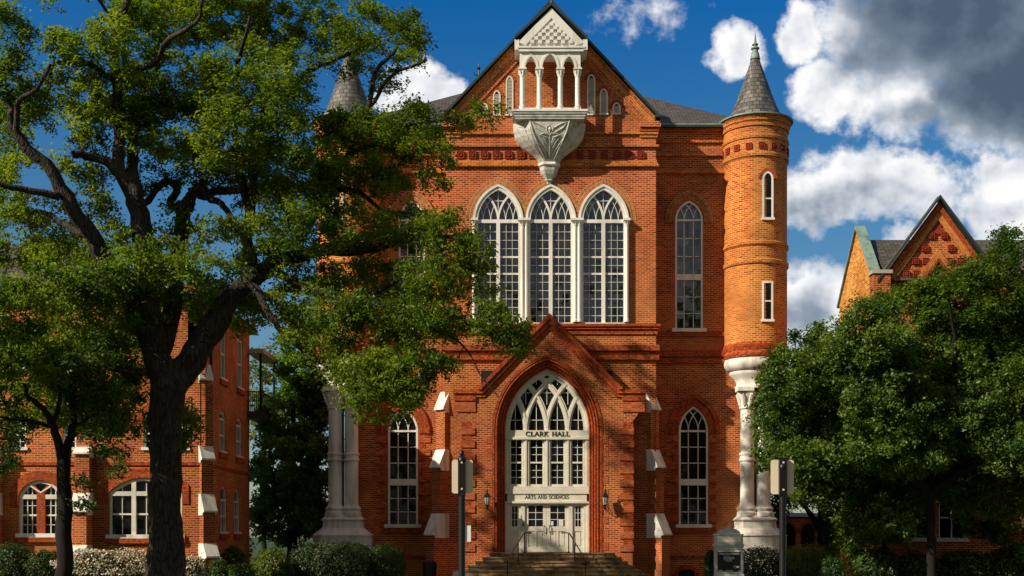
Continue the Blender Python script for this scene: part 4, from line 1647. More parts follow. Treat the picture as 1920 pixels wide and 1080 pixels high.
# sign posts in front
def signpost(pxa, top, pyt, pyb, wl, wr, label, Y=-39.0, flyer=False):
    fx, fz = PL(Y)
    x = fx(pxa)
    zt_ = fz(top)
    root = thing('sign_post', (x, Y, 0), label, 'sign post', 'black sign posts along the street')
    m = MB()
    m.lathe([(.10, 0), (.10, .08), (.062, .16), (.046, .22), (.046, zt_ - .10), (.06, zt_ - .09), (.06, zt_ - .05), (.045, zt_ - .03), (.02, zt_ - .01), (.036, zt_ + .02), (.03, zt_ + .05), (0, zt_ + .07)], x, Y, M['black'], 16)
    m.box(x - .052, x + .052, Y - .045, Y + .03, fz(pyb) - .03, fz(pyt) + .03, M['black'])
    m.build('post', root, smooth=True)
    m = MB()
    za, zb_ = fz(pyb), fz(pyt)
    xa, xb = fx(wl), fx(wr)
    r = .035
    pts = []
    for (cx_, cz_, a0) in ((xb - r, za + r, -90), (xb - r, zb_ - r, 0), (xa + r, zb_ - r, 90), (xa + r, za + r, 180)):
        for k in range(5):
            a = R(a0 + 22.5 * k)
            pts.append((cx_ + r * math.cos(a), cz_ + r * math.sin(a)))
    m.prism(pts, Y + .032, Y + .036, M['signback'], back=True)
    m.build('sign_plate', root)
    m = MB()
    for z in (za + .06, zb_ - .04):
        m.lathe([(.0, 0), (.009, 0)], 0, 0, M['signback'], 6)
        m.box(x - .012, x + .012, Y - .052, Y - .044, z - .012, z + .012, M['signback'])
    m.build('bolt', root)
    if flyer:
        m = MB()
        m.box(x + .05, x + .125, Y - .01, Y - .004, fz(1016), fz(985.5), M['paper'])
        m.build('paper_flyer', root)


signpost(866, 853, 862, 925, 847, 886.5, 'black sign post with white paper flyer, left of the entrance steps', flyer=True)
signpost(1467.5, 866, 862, 926.5, 1446, 1489.5, 'black sign post with pale sign back, right of the directory board')

# directory board
YS = -11.0
fs, fsz = PL(YS)
x0, x1 = fs(1340.5), fs(1393.5)
cx = (x0 + x1) / 2
root = thing('directory_board', (cx, YS, 0), 'grey metal directory board with arched top and black panel by the hedge', 'sign board')
g = M['signgrey']
m = MB()
m.box(x0, x1, YS, YS + .25, 0, fsz(1026), g)
m.box(x0 - .02, x1 + .02, YS - .02, YS + .27, fsz(1026) + .002, fsz(1023), g)
m.box(x0 - .045, x1 + .045, YS - .045, YS + .295, fsz(1023) + .002, fsz(1020), g)
m.box(x0 + .0, x1 - .0, YS, YS + .25, fsz(1020) + .002, fsz(1003.5), g)
m.box(x0 - .02, x1 + .02, YS - .02, YS + .27, fsz(1003.5) + .002, fsz(1001), g)
a = []
hw_ = (x1 - x0) / 2 - .1
za = fsz(1001) + .002
for k in range(13):
    t = math.pi * k / 12
    a.append((cx + hw_ * math.cos(t), za + (fsz(990) - za) * math.sin(t)))
m.prism(a, YS, YS + .25, g, back=True)
m.prism([(cx - .07, fsz(994)), (cx + .07, fsz(994)), (cx + .10, fsz(987.5)), (cx - .10, fsz(987.5))], YS - .03, YS + .2, g)
zb0, zb1 = fsz(1072), fsz(1031)
for q in ((x0 + .06, x0 + .09, zb0 - .04, zb1 + .04), (x1 - .09, x1 - .06, zb0 - .04, zb1 + .04), (x0 + .09, x1 - .09, zb0 - .04, zb0 - .01), (x0 + .09, x1 - .09, zb1 + .01, zb1 + .04)):
    m.box(q[0], q[1], YS - .02, YS, q[2], q[3], g)
m.box(x0 + .09, x1 - .09, YS - .012, YS, fsz(1017), fsz(1006), M['signback'])
m.box(x0 - .03, x1 + .03, YS - .03, YS, 0, fsz(1077), g)
m.build('cabinet', root)
m = MB()
m.box(x0 + .092, x1 - .092, YS - .010, YS - .001, zb0, zb1, M['board'])
m.build('black_panel', root)
m = MB()
m.box(x0 + .10, x1 - .10, YS - .013, YS - .0101, fsz(1035), fsz(1031.5), M['signback'])
m.build('header_strip', root)


def text_mesh(name, txt, x, z, size, y, m_, parent, align='LEFT'):
    cu = bpy.data.curves.new(name, 'FONT')
    cu.body = txt
    cu.size = size
    cu.align_x = align
    cu.extrude = .001
    cu.resolution_u = 2
    tmp = bpy.data.objects.new(name, cu)
    col.objects.link(tmp)
    dg = bpy.context.evaluated_depsgraph_get()
    me = bpy.data.meshes.new_from_object(tmp.evaluated_get(dg))
    bpy.data.objects.remove(tmp)
    me.materials.clear()
    me.materials.append(m_)
    o = bpy.data.objects.new(name, me)
    col.objects.link(o)
    o.parent = parent
    o.location = Vector((x, y, z)) - BASE[parent.name]
    o.rotation_euler = (R(90), 0, 0)
    return o


text_mesh('title_lettering', 'CLARK HALL', cx, fsz(1034.6), .075, YS - .015, M['ink'], root, 'CENTER')
text_mesh('subtitle_lettering', 'College of Arts and Sciences', cx, fsz(1039), .062, YS - .012, M['paper'], root, 'CENTER')
m = MB()
m.box(x0 + .13, x1 - .13, YS - .0125, YS - .0101, fsz(1039.4), fsz(1039.0), M['paper'])
# small print too fine to read in the photograph: rows of short marks
rr = random.Random(3)
for i, (a, b) in enumerate(((1357, 1369), (1357, 1377), (1357, 1377), (1357, 1374), (1361, 1372))):
    z = fsz(1042.6 + i * 2.35)
    xx = fs(a)
    while xx < fs(b):
        w_ = rr.uniform(.03, .09)
        m.box(xx, min(xx + w_, fs(b)), YS - .0125, YS - .0101, z - .012, z + .012, M['signgrey'])
        xx += w_ + .02
for (a, b, p) in ((1347, 1355, 1070.3), (1360, 1374, 1070.3), (1380, 1386, 1064), (1380, 1386, 1062), (1385, 1386.5, 1070.3)):
    m.box(fs(a), fs(b), YS - .0125, YS - .0101, fsz(p) - .014, fsz(p) + .014, M['signgrey'])
m.band([(fs(1377.3) + .035 * math.cos(t * .5236), fsz(1063) + .035 * math.sin(t * .5236)) for t in range(11)],
       [(fs(1377.3) + .05 * math.cos(t * .5236), fsz(1063) + .05 * math.sin(t * .5236)) for t in range(11)], YS - .0125, YS - .0101, M['signgrey'])
m.build('small_print', root)

# litter bin and utility box
fx, fz = PL(-5.0)
x = fx(806)
root = thing('litter_bin', (x, -5, 0), 'black litter bin in front of the left buttress of the entrance', 'litter bin')
m = MB()
zt_ = fz(1052)
m.lathe([(.20, 0), (.24, .05), (.27, zt_ - .1), (.26, zt_ - .1)], x, -5, M['black'], 20)
for k in range(20):
    a = 2 * math.pi * k / 20
    m.tube([(x + .245 * math.cos(a), -5 + .245 * math.sin(a), .05), (x + .282 * math.cos(a), -5 + .282 * math.sin(a), zt_ - .1)], .012, M['black'], 4)
m.build('basket', root)
m = MB()
m.lathe([(.27, zt_ - .1), (.30, zt_ - .09), (.30, zt_ - .03), (.27, zt_), (.16, zt_), (.16, zt_ - .05)], x, -5, M['black'], 20)
m.build('rim', root)
fx, fz = PL(-6.0)
m = MB()
m.box(fx(849), fx(859), -6, -5.7, 0, fz(1072), M['signback'])
m.box(fx(848.5), fx(859.5), -6.02, -5.68, fz(1072) + .002, fz(1070), M['signgrey'])
o = m.build('utility_box')
tag(o, 'low grey utility box behind the left sign post, beside the steps', 'box')
# ------------------------------------------------------------------ left building
YL = -6.0
fl, flz = PL(YL)
LX = fl(385)
LEFT = thing('brick_wing_building', (LX - 8, YL + 4, 0), 'brick building with grey roof and white buttress caps behind the big oak', 'building')
LB = M['brick']
ZL = flz(556)
LXL = LX - 17
YLB = YL + 8.4


def segpath(cx, hw, z0, zs, rise, off=0.0, n=8):
    r = (hw * hw + rise * rise) / (2 * rise)
    c = zs + rise - r
    rr = r + off
    a = math.asin(min(1, hw / r))
    arc = [(cx - rr * math.sin(a - 2 * a * i / (2 * n)), c + rr * math.cos(a - 2 * a * i / (2 * n))) for i in range(2 * n + 1)]
    return [(arc[0][0], z0)] + arc + [(arc[-1][0], z0)]


big = [(fl(273), 68 / 45.92, flz(1004), flz(924), .60), (fl(76), 40 / 45.92, flz(1002), flz(930), .62), (fl(-80), 50 / 45.92, flz(1002), flz(930), .62)]
ups = [(fl(36), 13 / 45.92, flz(840), flz(790), .28), (fl(130), 13 / 45.92, flz(840), flz(790), .28), (fl(285), 16 / 45.92, flz(840), flz(785), .3), (fl(340), 13 / 45.92, flz(840), flz(790), .28), (fl(-60), 13 / 45.92, flz(840), flz(790), .28),
       (fl(300), 9 / 45.92, flz(700), flz(625), .3), (fl(365), 13 / 45.92, flz(655), flz(560), .35), (fl(36), 13 / 45.92, flz(690), flz(625), .3), (fl(130), 13 / 45.92, flz(690), flz(625), .3), (fl(220), 13 / 45.92, flz(690), flz(625), .3)]
mb = MB()
mb.wall([(LXL, 0), (LX, 0), (LX, ZL), (LXL, ZL)], [segpath(*w)[::-1] for w in big + ups], YL, LB, reveal=.22)
# side wall (faces the hall) with its windows
def dep(px):                                  # depth on the plane x = LX at photo column px
    return LX * F / (px - 960) - DIST


side = []
for (pa, pb, zz0, zz1, za) in ((413, 425, 2.15, 3.55, 4.15), (439, 449.5, 2.15, 3.55, 4.15), (411.5, 422.5, 5.65, 7.05, 7.35), (443, 453.5, 5.65, 7.05, 7.35), (413.5, 424, 8.8, 11.0, 11.3), (445, 455, 8.8, 11.0, 11.3)):
    y0, y1 = dep(pa), dep(pb)
    side.append(((y0 + y1) / 2, (y1 - y0) / 2, zz0, zz1, za))
loops = [[Vector((YL, 0, 0)), Vector((YLB, 0, 0)), Vector((YLB, ZL, 0)), Vector((YL, ZL, 0))]]
for w in side:
    loops.append([Vector((a, b, 0)) for a, b in archpath(*w)])
flat = [p for l in loops for p in l]
for t in tessellate_polygon(loops):
    q = [flat[i] for i in t]
    mb.face([(LX, p.x, p.y) for p in q], LB, uv=[(p.x, p.y) for p in q])
for w in side:
    h = archpath(*w)
    for i in range(len(h) - 1):
        a, b = h[i], h[i + 1]
        mb.face([(LX, a[0], a[1]), (LX, b[0], b[1]), (LX - .2, b[0], b[1]), (LX - .2, a[0], a[1])], LB)
    mb.box(LX - .1, LX + .09, w[0] - w[1] - .15, w[0] + w[1] + .15, w[2] - .28, w[2] - .06, T)
mb.face([(LXL, YLB, 0), (LX, YLB, 0), (LX, YLB, ZL), (LXL, YLB, ZL)], LB)
for (pb, pt) in ((872, 866), (1052, 1044)):
    mb.box(LXL, LX + .05, YL - .07, YL + .1, flz(pb), flz(pt), T)
    mb.box(LX - .1, LX + .06, YL + .101, YLB, flz(pb), flz(pt), T)
mb.box(LXL, LX + .3, YL - .3, YL + .1, ZL - .15, ZL + .1, M['gutter'])
mb.box(LX - .1, LX + .3, YL + .101, YLB + .3, ZL - .15, ZL + .1, M['gutter'])
for (cx, hw, z0, zs, rs) in big:
    mb.band(segpath(cx, hw, zs - .45, zs, rs, .02), segpath(cx, hw, zs - .45, zs, rs, .42), YL - .05, YL + .02, T)
    mb.box(cx - hw - .15, cx + hw + .15, YL - .12, YL + .1, z0 - .32, z0 - .12, T)
for (cx, hw, z0, zs, rs) in ups:
    mb.band(segpath(cx, hw, zs - .2, zs, rs, .02), segpath(cx, hw, zs - .2, zs, rs, .3), YL - .03, YL + .02, T)
mb.build('wall', LEFT)
m = MB()                                      # hipped roof
a, b, c, d = (LXL - .3, YL - .35, ZL + .05), (LX + .35, YL - .35, ZL + .05), (LX + .35, YLB + .35, ZL + .05), (LXL - .3, YLB + .35, ZL + .05)
zr = EYE + (1005 - 462) / (F / (DIST + YL + 4.2))
e1, e2 = (LXL - .3, YL + 4.2, zr), (LX - 7.3, YL + 4.2, zr)
m.face([a, b, e2, e1], M['shingle'])
m.face([b, c, e2], M['shingle'])
m.face([c, d, e1, e2], M['shingle'])
m.build('roof', LEFT)

for i, (cx, hw, z0, zs, rs) in enumerate(big):
    m = MB()
    y = YL
    m.band(segpath(cx, hw, z0, zs, rs, -.11), segpath(cx, hw, z0, zs, rs, .0), y + .04, y + .2, cw)
    m.box(cx - hw - .12, cx + hw + .12, y - .10, y + .15, z0 - .12, z0 + .04, ST)
    nl = 3 if i == 0 else 2
    for k in range(1, nl):
        x = cx - hw + 2 * hw * k / nl
        if i == 0:
            m.box(x - .09, x + .09, y + .02, y + .2, z0, zs + rs * .86, cw)
        else:
            m.box(x - .17, x + .17, y + .02, y + .2, z0, zs + .1, T)
            for s in (-1, 1):
                m.ribbon([(x, zs + .05), (x + s * .3, zs + .40)], .14, y + .03, y + .2, T)
            m.ribbon([(x - .42, zs + .42), (x, zs + .14), (x + .42, zs + .42)], .06, y + .01, y + .19, W)
    m.box(cx - hw, cx + hw, y + .03, y + .2, zs - .12, zs + .06, cw)
    for k in range(nl):
        xa, xb = cx - hw + 2 * hw * k / nl + .1, cx - hw + 2 * hw * (k + 1) / nl - .1
        if i: xa, xb = (xa, xb - .08) if k == 0 else (xa + .08, xb)
        zm = (z0 + zs) / 2
        m.box(xa, xb, y + .09, y + .2, zm - .035, zm + .035, W)
        nb = 2 if i == 0 else 3
        for q in range(1, nb):
            x = xa + (xb - xa) * q / nb
            m.box(x - .014, x + .014, y + .11, y + .2, z0, zs + rs * .7, W)
        if i:
            for zz in ((z0 + zm) / 2, (zm + zs) / 2):
                m.box(xa, xb, y + .11, y + .19, zz - .013, zz + .013, W)
    o = m.build('arched_window', LEFT)
    g = MB()
    g.face([(x, y + .17, z) for x, z in segpath(cx, hw, z0, zs, rs)][::-1], M['glass'])
    g.build('pane', o)
for (cx, hw, z0, zs, rs) in ups:
    m = MB()
    y = YL
    m.band(segpath(cx, hw, z0, zs, rs, -.07), segpath(cx, hw, z0, zs, rs, .0), y + .04, y + .2, W)
    m.box(cx - hw - .08, cx + hw + .08, y - .08, y + .1, z0 - .09, z0 + .03, ST)
    zm = (z0 + zs) / 2
    m.box(cx - hw, cx + hw, y + .08, y + .18, zm - .03, zm + .03, W)
    m.box(cx - .014, cx + .014, y + .10, y + .18, z0, zs + rs, W)
    for zz in ((z0 + zm) / 2, (zm + zs) / 2, zs):
        m.box(cx - hw, cx + hw, y + .10, y + .175, zz - .013, zz + .013, W)
    o = m.build('sash_window', LEFT)
    g = MB()
    g.face([(x, y + .15, z) for x, z in segpath(cx, hw, z0, zs, rs)][::-1], M['glass'])
    g.build('pane', o)
for (c, hw, z0, zs, za) in side:
    m = MB()
    P0 = archpath(c, hw, z0, zs, za, -.09)
    P1 = archpath(c, hw, z0, zs, za, .0)
    for i in range(len(P0) - 1):
        q = [P0[i], P0[i + 1], P1[i + 1], P1[i]]
        m.face([(LX - .04, y, z) for y, z in q], cw)
        m.face([(LX - .04, P0[i][0], P0[i][1]), (LX - .04, P0[i + 1][0], P0[i + 1][1]), (LX - .2, P0[i + 1][0], P0[i + 1][1]), (LX - .2, P0[i][0], P0[i][1])], cw)
    m.box(LX - .18, LX + .07, c - hw - .08, c + hw + .08, z0 - .058, z0 + .04, cw)
    zm = (z0 + zs) / 2
    m.box(LX - .17, LX - .06, c - hw + .05, c + hw - .05, zm - .04, zm + .04, cw)
    m.box(LX - .17, LX - .08, c - .03, c + .03, z0 + .04, zs, cw)
    m.box(LX - .17, LX - .06, c - hw + .05, c + hw - .05, zs - .05, zs + .05, cw)
    o = m.build('narrow_window', LEFT)
    g = MB()
    g.face([(LX - .15, y, z) for y, z in archpath(c, hw, z0, zs, za)], M['glass'])
    g.build('pane', o)
stg = [(.50, flz(1045), flz(1019), .28), (.26, flz(960), flz(926), .08), (.06, flz(862), flz(836), -.08), (-.10, flz(712), flz(681), -.3)]
buttress(LX + .05, YL + .05, 1, -1.3, .26, stg, LEFT)
stg = [(1.15, flz(1042), flz(1022), .75), (.75, flz(960), flz(925), .42), (.42, flz(852), flz(838), .1)]
buttress(fl(160), YL, 0, -1, .30, stg, LEFT)
buttress(fl(-10), YL, 0, -1, .30, stg, LEFT)
m = MB()
m.tube([(LX + .06, YL + .75, 0), (LX + .06, YL + .75, ZL)], .06, M['gutter'], 8)
m.build('drainpipe', LEFT)
# iron balcony at the back corner
ybk = YLB - .2
sB = F / (DIST + ybk)
zf0, zf1 = EYE + (1005 - 786) / sB, EYE + (1005 - 772) / sB
xb0, xb1 = LX, LX + 27 / sB
m = MB()
m.box(xb0, xb1, ybk - .3, ybk + 3.2, zf0, zf1, M['gutter'])
m.box(xb0, xb1 + .1, ybk - .4, ybk + 3.3, EYE + (1005 - 664) / sB, EYE + (1005 - 656) / sB, M['louvre'])
for y in (ybk - .2, ybk + 3.1):
    m.box(xb1 - .12, xb1 - .02, y - .05, y + .05, zf1, EYE + (1005 - 664) / sB, M['black'])
zr1 = zf1 + .95
m.box(xb1 - .06, xb1 - .02, ybk - .3, ybk + 3.2, zr1 - .05, zr1, M['black'])
m.box(xb0, xb1, ybk - .3, ybk - .26, zr1 - .05, zr1, M['black'])
for k in range(7):
    x = xb0 + .05 + k * (xb1 - xb0 - .1) / 6
    m.box(x - .012, x + .012, ybk - .29, ybk - .265, zf1, zr1 - .05, M['black'])
for k in range(20):
    y = ybk - .2 + k * .185
    m.box(xb1 - .05, xb1 - .03, y - .012, y + .012, zf1, zr1 - .05, M['black'])
m.box(xb0, xb1, ybk - .3, ybk - .27, zf1 + .45, zf1 + .5, M['black'])
m.build('iron_balcony', LEFT)

# ------------------------------------------------------------------ right building
YR = -5.0
DR = DIST + YR
fr, frz = PL(YR)
RX = fr(1640)
RIGHT = thing('gabled_building', (RX + 8, YR + 4, 0), 'brick building with patterned front gable behind the large tree on the right', 'building')
s60 = F / DR
zE = frz(527)
ga, gx0_, gx1_ = fr(1758), fr(1650), fr(1866)
zga_ = frz(380)
mb = MB()
XR2 = RX + 22
rw = [(fr(1718), 26 / s60, frz(1010), frz(900), .12), (fr(1786), 26 / s60, frz(1010), frz(900), .12), (fr(1598 + 60), 10 / s60, frz(1010), frz(915), .1)]
rw += [(RX + 10.2 + 2.9 * k, .62, z_, z_ + 2.3, .12) for k in range(4) for z_ in (1.9, 7.2)]
rw += [(ga - 1.1, .5, 7.2, 9.4, .12), (ga + 1.1, .5, 7.2, 9.4, .12)]
mb.wall([(RX, 0), (XR2, 0), (XR2, zE), (gx1_, zE), (ga, zga_), (gx0_, zE), (RX, zE)], [segpath(*w)[::-1] for w in rw], YR, B, reveal=.2)
# left side gable
y0, y1 = YR, DR * 1.1075 - DIST
ym = DR * 1.0512 - DIST
zga2 = EYE + (1005 - 432) / (F / (DR * 1.0512))
mb.face([(RX, y1, 0), (RX, y0, 0), (RX, y0, zE), (RX, ym, zga2), (RX, y1, zE)], M['sunlitbrick'])
mb.face([(RX, y1, 0), (RX, y1, zE), (XR2, y1, zE), (XR2, y1, 0)], B)
mb.build('wall', RIGHT)
m = MB()                                      # copper coping on the parapet of the side gable
for (ya, za, yb_, zb_) in ((y0 - .12, zE - .1, ym, zga2 + .08), (ym, zga2 + .08, y1 + .1, zE - .1)):
    A = Vector((RX - .10, ya, za)); Bq = Vector((RX - .10, yb_, zb_))
    o = Vector((.45, 0, 0)); u = Vector((0, 0, .12))
    m.hexa([A, A + o, Bq + o, Bq, A + u, A + o + u, Bq + o + u, Bq + u], M['copper'])
m.build('copper_coping', RIGHT)
m = MB()
zrg = EYE + (1005 - 450) / (F / (DR * 1.0512))
m.face([(RX + .5, YR - .2, zE), (XR2, YR - .2, zE), (XR2, ym, zrg), (RX + .5, ym, zrg)], M['shingle'])
m.face([(RX + .5, y1 + .2, zE), (XR2, y1 + .2, zE), (XR2, ym, zrg), (RX + .5, ym, zrg)], M['shingle'])
for s in (-1, 1):
    xe = gx1_ + .2 if s > 0 else gx0_ - .2
    a0, a1 = Vector((ga, YR - .35, zga_ + .1)), Vector((xe, YR - .35, zE - .12))
    bk = Vector((0, .5, 0)); u = Vector((0, 0, .14))
    m.face([a0 + u, a1 + u, a1 + u + bk, a0 + u + bk], M['shingle'])
    m.face([a0, a1, a1 + u, a0 + u], M['gutter'])
    m.face([a0, a1, a1 + bk, a0 + bk], M['gutter'])
m.build('roof', RIGHT)
m = MB()
for (o0, o1, pr, mm) in ((.04, .25, .20, T), (.25, .52, .12, G), (1.36, 1.62, .10, G), (1.62, 1.74, .15, T)):
    tl = lambda o: o * 1.45
    ou = [(gx0_ + .1 + o0, zE), (ga, zga_ - tl(o0)), (gx1_ - .1 - o0, zE)]
    sl_ = (zga_ - zE) / (ga - gx0_)
    def line(o):
        dx = o * 1.05
        return [(gx0_ + dx, zE), (ga, zga_ - dx * sl_), (gx1_ - dx, zE)]
    m.band(line(o1), line(o0), YR - pr, YR + .05, mm)
m.box(gx0_ - .35, gx0_ + .35, YR - .3, YR + .3, zE - .9, zE + .25, B)
m.box(gx0_ - .42, gx0_ + .42, YR - .37, YR + .3, zE + .252, zE + .4, M['louvre'])
m.box(RX, XR2, YR - .08, YR + .1, zE - 1.3, zE - 1.1, T)
m.build('gable_moulding', RIGHT)
sl_ = (zga_ - zE) / (ga - gx0_)
for r_ in range(5):                           # terracotta squares and the apex triangle
    for s in (-1, 1):
        for q in range(2):
            zz = zE + .30 + r_ * .53
            xe = (ga - gx0_) - (zz - zE) / sl_
            x = ga + s * (xe - .86 - q * .42)
            if q == 1 and r_ > 3: continue
            if abs(x - ga) < .2: continue
            panel(RIGHT, (x, YR - .03, zz), 0, .78)
m = MB()
m.prism([(ga - .36, zga_ - 1.32), (ga + .36, zga_ - 1.32), (ga, zga_ - .84)], YR - .05, YR + .02, M['terra'])
m.build('terracotta_panel', RIGHT)
for i, (cx, hw, z0, zs, rs) in enumerate(rw):
    m = MB()
    y = YR
    m.band(segpath(cx, hw, z0, zs, rs, -.12), segpath(cx, hw, z0, zs, rs, .0), y + .0, y + .2, W)
    m.box(cx - hw - .1, cx + hw + .1, y - .1, y + .1, z0 - .12, z0 + .04, ST)
    zm = z0 + (zs - z0) * .72
    m.box(cx - hw, cx + hw, y + .03, y + .2, zm - .08, zm + .08, W)
    m.box(cx - hw, cx + hw, y + .07, y + .2, z0 + (zm - z0) / 2 - .03, z0 + (zm - z0) / 2 + .03, W)
    m.box(cx - .02, cx + .02, y + .09, y + .2, z0, zs, W)
    o = m.build('sash_window', RIGHT)
    g = MB()
    g.face([(x, y + .17, z) for x, z in segpath(cx, hw, z0, zs, rs)][::-1], M['glass'])
    g.build('pane', o)

# ------------------------------------------------------------------ arcade walk far behind
YA = 20.0
fa_, faz = PL(YA)
mb = MB()
xs0 = fa_(1400)
cells = [fa_(1463), fa_(1495.5 - 0), fa_(1528), fa_(1560)]
holes = []
for a in (1428, 1479, 1515, 1551):
    hw_ = 11 / 30.2 if a != 1428 else 14 / 30.2
    w_ = (fa_(a), 13.5 / 30.2, 0.02, faz(1000), faz(980))
    holes.append(archpath(*w_)[::-1])
mb.wall([(xs0, 0), (fa_(1590), 0), (fa_(1590), faz(968)), (xs0, faz(968))], holes, YA, B, reveal=.5)
for a in (1428, 1479, 1515, 1551):
    w_ = (fa_(a), 13.5 / 30.2, 0.02, faz(1000), faz(980))
    mb.band(archpath(*w_, .0, legs=False), archpath(*w_, .16, legs=False), YA - .05, YA + .02, T)
mb.box(xs0, fa_(1590), YA + 2.5, YA + 2.6, 0, faz(968), M['interior'])
mb.face([(xs0, YA - .2, faz(968)), (fa_(1590), YA - .2, faz(968)), (fa_(1590), YA + 3, faz(960)), (xs0, YA + 3, faz(960))], M['shingle'])
o = mb.build('arcade_walk')
tag(o, 'low brick arcade with round arches, far behind the right sign post', 'arcade')
OAK_PER, OAK_LEAVES, RT_PER, RT_LEAVES = 9.0, 135, 15, 150
# ------------------------------------------------------------------ vegetation
def unit(n):
    v = rng.normal(size=(n, 3))
    return v / np.linalg.norm(v, axis=1, keepdims=True)


def leaf_mesh(name, pos, nrm, length, width, m, parent=None, fold=.0):
    n = len(pos)
    nrm = nrm / np.linalg.norm(nrm, axis=1, keepdims=True)
    r = unit(n)
    a = np.cross(nrm, r)
    a /= np.linalg.norm(a, axis=1, keepdims=True) + 1e-9
    b = np.cross(nrm, a)
    L = (length * rng.uniform(.5, 1.55, n))[:, None] / 2
    Wd = (width * rng.uniform(.7, 1.25, n))[:, None] / 2
    off = nrm * L * .25
    V = np.empty((n, 4, 3))
    V[:, 0] = pos - a * L - off
    V[:, 1] = pos + b * Wd - a * L * .1
    V[:, 2] = pos + a * L - off
    V[:, 3] = pos - b * Wd - a * L * .1
    base = np.array(BASE.get(parent.name, (0, 0, 0))) if parent else np.zeros(3)
    V = (V - base).reshape(-1, 3).astype(np.float32)
    me = bpy.data.meshes.new(name)
    me.vertices.add(len(V))
    me.vertices.foreach_set('co', V.ravel())
    me.loops.add(4 * n)
    me.loops.foreach_set('vertex_index', np.arange(4 * n, dtype=np.int32))
    me.polygons.add(n)
    me.polygons.foreach_set('loop_start', np.arange(0, 4 * n, 4, dtype=np.int32))
    me.materials.append(m)
    me.update(calc_edges=True)
    o = bpy.data.objects.new(name, me)
    col.objects.link(o)
    if parent:
        o.parent = parent
        BASE[o.name] = Vector(base)
    return o


class Wood:
    """limbs and twigs grown as tapering tubes into one mesh"""
    def __init__(self):
        self.V, self.Fc = [], []
        self.nv = 0
        self.S = []

    def tube(self, P, rad, n=6):
        P = np.asarray(P, float)
        k = len(P)
        d = np.gradient(P, axis=0)
        d /= np.linalg.norm(d, axis=1, keepdims=True) + 1e-9
        ref = np.array([.31, .83, .46])
        a = np.cross(d, ref)
        a /= np.linalg.norm(a, axis=1, keepdims=True) + 1e-9
        b = np.cross(d, a)
        t = np.arange(n) * 2 * np.pi / n
        rad = np.asarray(rad, float)
        ring = P[:, None] + (a[:, None] * np.cos(t)[None, :, None] + b[:, None] * np.sin(t)[None, :, None]) * rad[:, None, None]
        if n >= 10:                          # ridged bark outline on the big limbs
            ring += (ring - P[:, None]) * (rng.normal(size=(k, n, 1)) * .05)
        self.V.append(ring.reshape(-1, 3))
        for i in range(k - 1):
            for j in range(n):
                q = (j + 1) % n
                s = self.nv + i * n
                self.Fc.append((s + j, s + q, s + n + q, s + n + j))
        self.nv += k * n

    def limb(self, pts, rads, n=10, jit=.02):
        """Catmull-Rom through the control points"""
        P = np.asarray(pts, float)
        rd = np.asarray(rads, float)
        Q = np.vstack([2 * P[0] - P[1], P, 2 * P[-1] - P[-2]])
        out, rr = [], []
        for i in range(len(P) - 1):
            p0, p1, p2, p3 = Q[i], Q[i + 1], Q[i + 2], Q[i + 3]
            m = max(3, int(np.linalg.norm(p2 - p1) / .35))
            for s in range(m):
                t = s / m
                out.append(.5 * ((2 * p1) + (-p0 + p2) * t + (2 * p0 - 5 * p1 + 4 * p2 - p3) * t * t + (-p0 + 3 * p1 - 3 * p2 + p3) * t ** 3))
                rr.append(rd[i] * (1 - t) + rd[i + 1] * t)
        out.append(P[-1])
        rr.append(rd[-1])
        out = np.array(out)
        rr = np.array(rr)
        out[1:] += rng.normal(size=(len(out) - 1, 3)) * jit * np.minimum(1, rr[1:, None] * 8 + .2)
        self.tube(out, rr, n)
        self.S.append(np.c_[out, rr])

    def grow(self, centres):
        """join every leaf clump to the nearest wood, nearest clumps first"""
        S = np.vstack(self.S)
        cap = len(S) + len(centres) * 4 + 8
        buf = np.empty((cap, 4))
        buf[:len(S)] = S
        k = len(S)
        d0 = np.array([np.min(((S[:, :3] - c) ** 2).sum(1)) for c in centres])
        for i in np.argsort(d0):
            c = centres[i]
            dd = ((buf[:k, :3] - c) ** 2).sum(1)
            j = int(np.argmin(dd))
            p, pr = buf[j, :3].copy(), buf[j, 3]
            L = math.sqrt(dd[j])
            if L < .15:
                continue
            mid = (p + c) / 2 + rng.normal(size=3) * L * .12 + np.array([0, 0, L * .10])
            t = np.linspace(0, 1, 5)[:, None]
            path = (1 - t) ** 2 * p + 2 * t * (1 - t) * mid + t * t * c
            r0 = min(pr * .7, .012 + .016 * L)
            r0 = max(r0, .009)
            rad = np.linspace(r0, .006, 5)
            self.tube(path, rad, 4)
            for q in (1, 2, 3, 4):
                buf[k] = (*path[q], rad[q])
                k += 1

    def build(self, name, m, parent):
        base = np.array(BASE[parent.name])
        V = np.vstack(self.V) - base
        me = bpy.data.meshes.new(name)
        me.from_pydata(V.tolist(), [], self.Fc)
        me.materials.append(m)
        me.polygons.foreach_set('use_smooth', [True] * len(me.polygons))
        me.update()
        o = bpy.data.objects.new(name, me)
        col.objects.link(o)
        o.parent = parent
        BASE[o.name] = Vector(base)
        return o


def pt(px, py, y):
    v = P3(px, py, y)
    return np.array((v.x, v.y, v.z))


